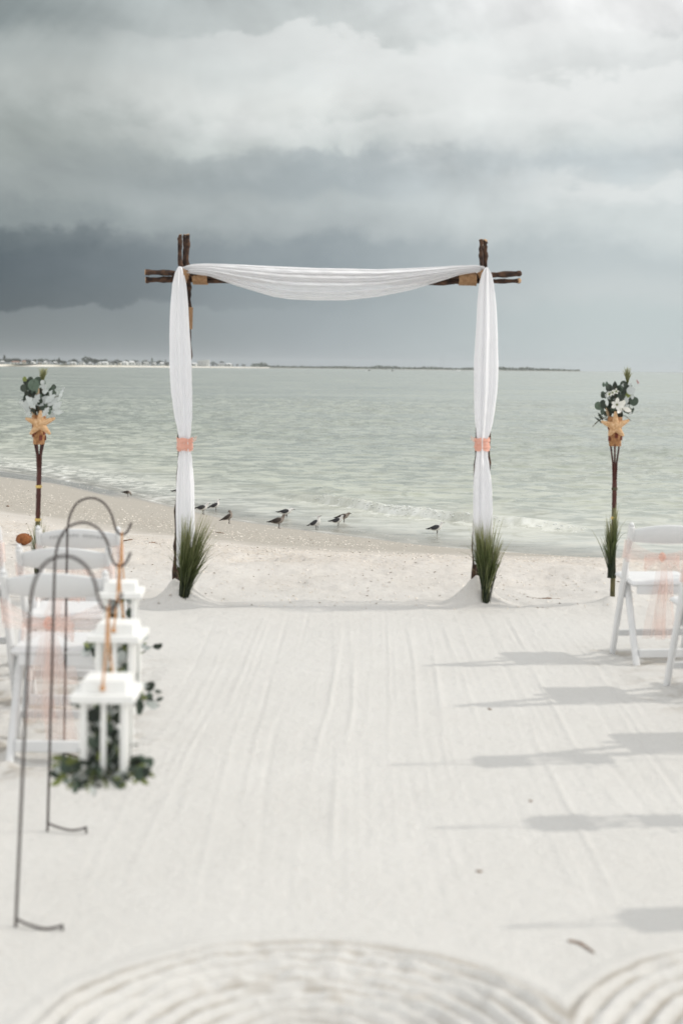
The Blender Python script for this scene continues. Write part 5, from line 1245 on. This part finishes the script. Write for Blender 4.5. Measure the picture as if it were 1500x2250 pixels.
# ------------------------------------------------------------------ small things on the sand
def on_sand(px, py): 
    p = ground(px, py); p.z = float(beach(p.x, p.y) + detail(np.array([[p.x]]), np.array([[p.y]]))[0,0]); return p
p = on_sand(53, 1198)
co = thing('coconut', 'round brown husk lying on the sand between the left chairs', 'coconut', p)
mb = MB(); P = []
for i in range(15):
    th = math.pi*i/14; P.append([(0.072*math.sin(th)*math.cos(a)*(1+0.05*math.sin(3*a)), 0.062*math.sin(th)*math.sin(a), 0.052+0.052*math.cos(th)*(1-0.06*math.cos(3*a))) for a in np.linspace(0, 6.283, 20, endpoint=False)])
mb.grid(P, True, True); hb = mb.build('husk', MAT['coco'], co)
mb = MB(); rr = random.Random(3)
for _ in range(160):
    th, ph = math.acos(rr.uniform(-0.6,1)), rr.uniform(0, 6.283); d = Vector((0.072*math.sin(th)*math.cos(ph), 0.062*math.sin(th)*math.sin(ph), 0.052*math.cos(th))); q = d+Vector((0,0,0.052))
    mb.tube([q, q+d*0.12+Vector((rr.gauss(0,0.006),rr.gauss(0,0.006),rr.gauss(0,0.006)))], [0.0012,0.0005], 4)
tag(mb.build('fibres', MAT['coco'], co), kind='stuff')
TW = [((1247,2068),(1275,2076),(1303,2096),0.0045,'dark curved twig lying on the sand at the lower right, above the raked heart'),
      ((328,1198),(340,1195),(352,1197),0.007,'dry twig on the slope left of the arch'),
      ((272,1188),(283,1189),(292,1188),0.008,'flat dry seaweed strand left of the left arch post'),
      ((474,1170),(484,1172),(493,1173),0.006,'small dry strand on the damp sand right of the left drape'),
      ((1155,1311),(1185,1315),(1230,1317),0.0035,'thin dry strand on the sand between the arch and the right torch'),
      ((1190,1309),(1200,1311),(1210,1310),0.006,'clump of dry weed on the sand left of the right torch'),
      ((1072,1556),(1075,1559),(1079,1558),0.004,'small dark scrap of weed on the raked sand at the right'),
      ((1162,1761),(1165,1763),(1168,1762),0.004,'tiny dark pebble-like scrap on the sand at the right'),
      ((1046,1914),(1052,1917),(1058,1915),0.004,'small tan scrap on the sand at the lower right'),
      ((15,1112),(17,1113),(21,1113),0.012,'small dark scrap on the sand left of the left torch')]
for a, b, c, r_, lb in TW:
    P = [on_sand(*q)+Vector((0,0,r_*0.5)) for q in (a, b, c)]; o = P[1].copy(); mb = MB()
    C_ = cat_rom([q-o for q in P], 6); mb.tube(C_, [r_*(0.55+0.45*math.sin(math.pi*i/(len(C_)-1)))*random.uniform(0.8,1.2) for i in range(len(C_))], 7)
    if r_ >= 0.006:
        e = C_[5]; mb.tube([e, e+Vector((0.02,0.015,r_*1.5))], [r_*0.5, r_*0.2], 5)
    q = mb.build('twig', MAT['twig']); q.location = o; tag(q, lb, 'twig', 'scraps washed up on the sand')
# shell grit scattered over the upper slope and the dry sand
MAT['shell'] = M('shell_grit', (0.44,0.37,0.30), (0.82,0.77,0.70), 9, 0.6, lo=0.25, hi=0.6)
rs2 = np.random.default_rng(5); mb = MB(); N = 26000
xs = rs2.uniform(-11, 4.2, N); ys = rs2.uniform(9.8, 36, N); bz = beach(xs, ys); sd = shore_y(xs)-ys
hgt = bz-SEA; keep = (sd > 0.6) & (rs2.random(N) < (np.exp(-((hgt-0.78)/0.22)**2)*(xs < 0.5)*0.9 + 0.95*(hgt > 1.1)*(ys < 15.5) + 0.10))
dz = detail(xs[None,:], ys[None,:])[0]
for x, y, z in zip(xs[keep], ys[keep], (bz+dz)[keep]):
    s = random.uniform(0.003, 0.010)*(1+y/40)*(1.35 if random.random() < 0.12 else 1); a = random.uniform(0, 6.28); tx, ty = random.uniform(-0.5,0.5), random.uniform(-0.5,0.5); V_ = []
    for k in range(5):
        th = a+1.2566*k; q = s*random.uniform(0.6,1.1); V_.append((x+q*math.cos(th), y+q*math.sin(th), z+0.003+q*(tx*math.cos(th)+ty*math.sin(th))))
    V_.append((x, y, z+0.003+s*0.5)); mb.add(V_, [(5,i,(i+1)%5) for i in range(5)])
for _ in range(420):
    x, y = random.uniform(-1.6, 2.4), 3.5+6.3*random.random()**1.3; z = gz(x, y)+float(detail(np.array([[x]]), np.array([[y]]))[0,0]); s_ = random.uniform(0.0015, 0.005); a = random.uniform(0, 6.28)
    V_ = [(x+s_*math.cos(a+1.57*k)*random.uniform(0.6,1.2), y+s_*math.sin(a+1.57*k), z+0.001) for k in range(4)]+[(x, y, z+s_*0.5)]; mb.add(V_, [(4,i,(i+1)%4) for i in range(4)])
tag(mb.build('shell_fragments', MAT['shell']), 'shell grit scattered over the beach slope', 'shells', kind='stuff')

# ------------------------------------------------------------------ the damp sea air
hz = MB(); hz.box((0, 5200, 28.0), (22000, 11000, 67.0)); hm = bpy.data.materials.new('sea_air'); hm.use_nodes = True
hn, hl = hm.node_tree.nodes, hm.node_tree.links; hn.remove(hn['Principled BSDF'])
pv = hn.new('ShaderNodeVolumePrincipled'); pv.inputs['Color'].default_value = (0.86, 0.90, 0.93, 1); pv.inputs['Density'].default_value = 0.00007
hl.new(pv.outputs[0], hn['Material Output'].inputs['Volume'])
tag(hz.build('haze', hm), 'thin grey sea air over the whole bay', 'haze', kind='stuff')
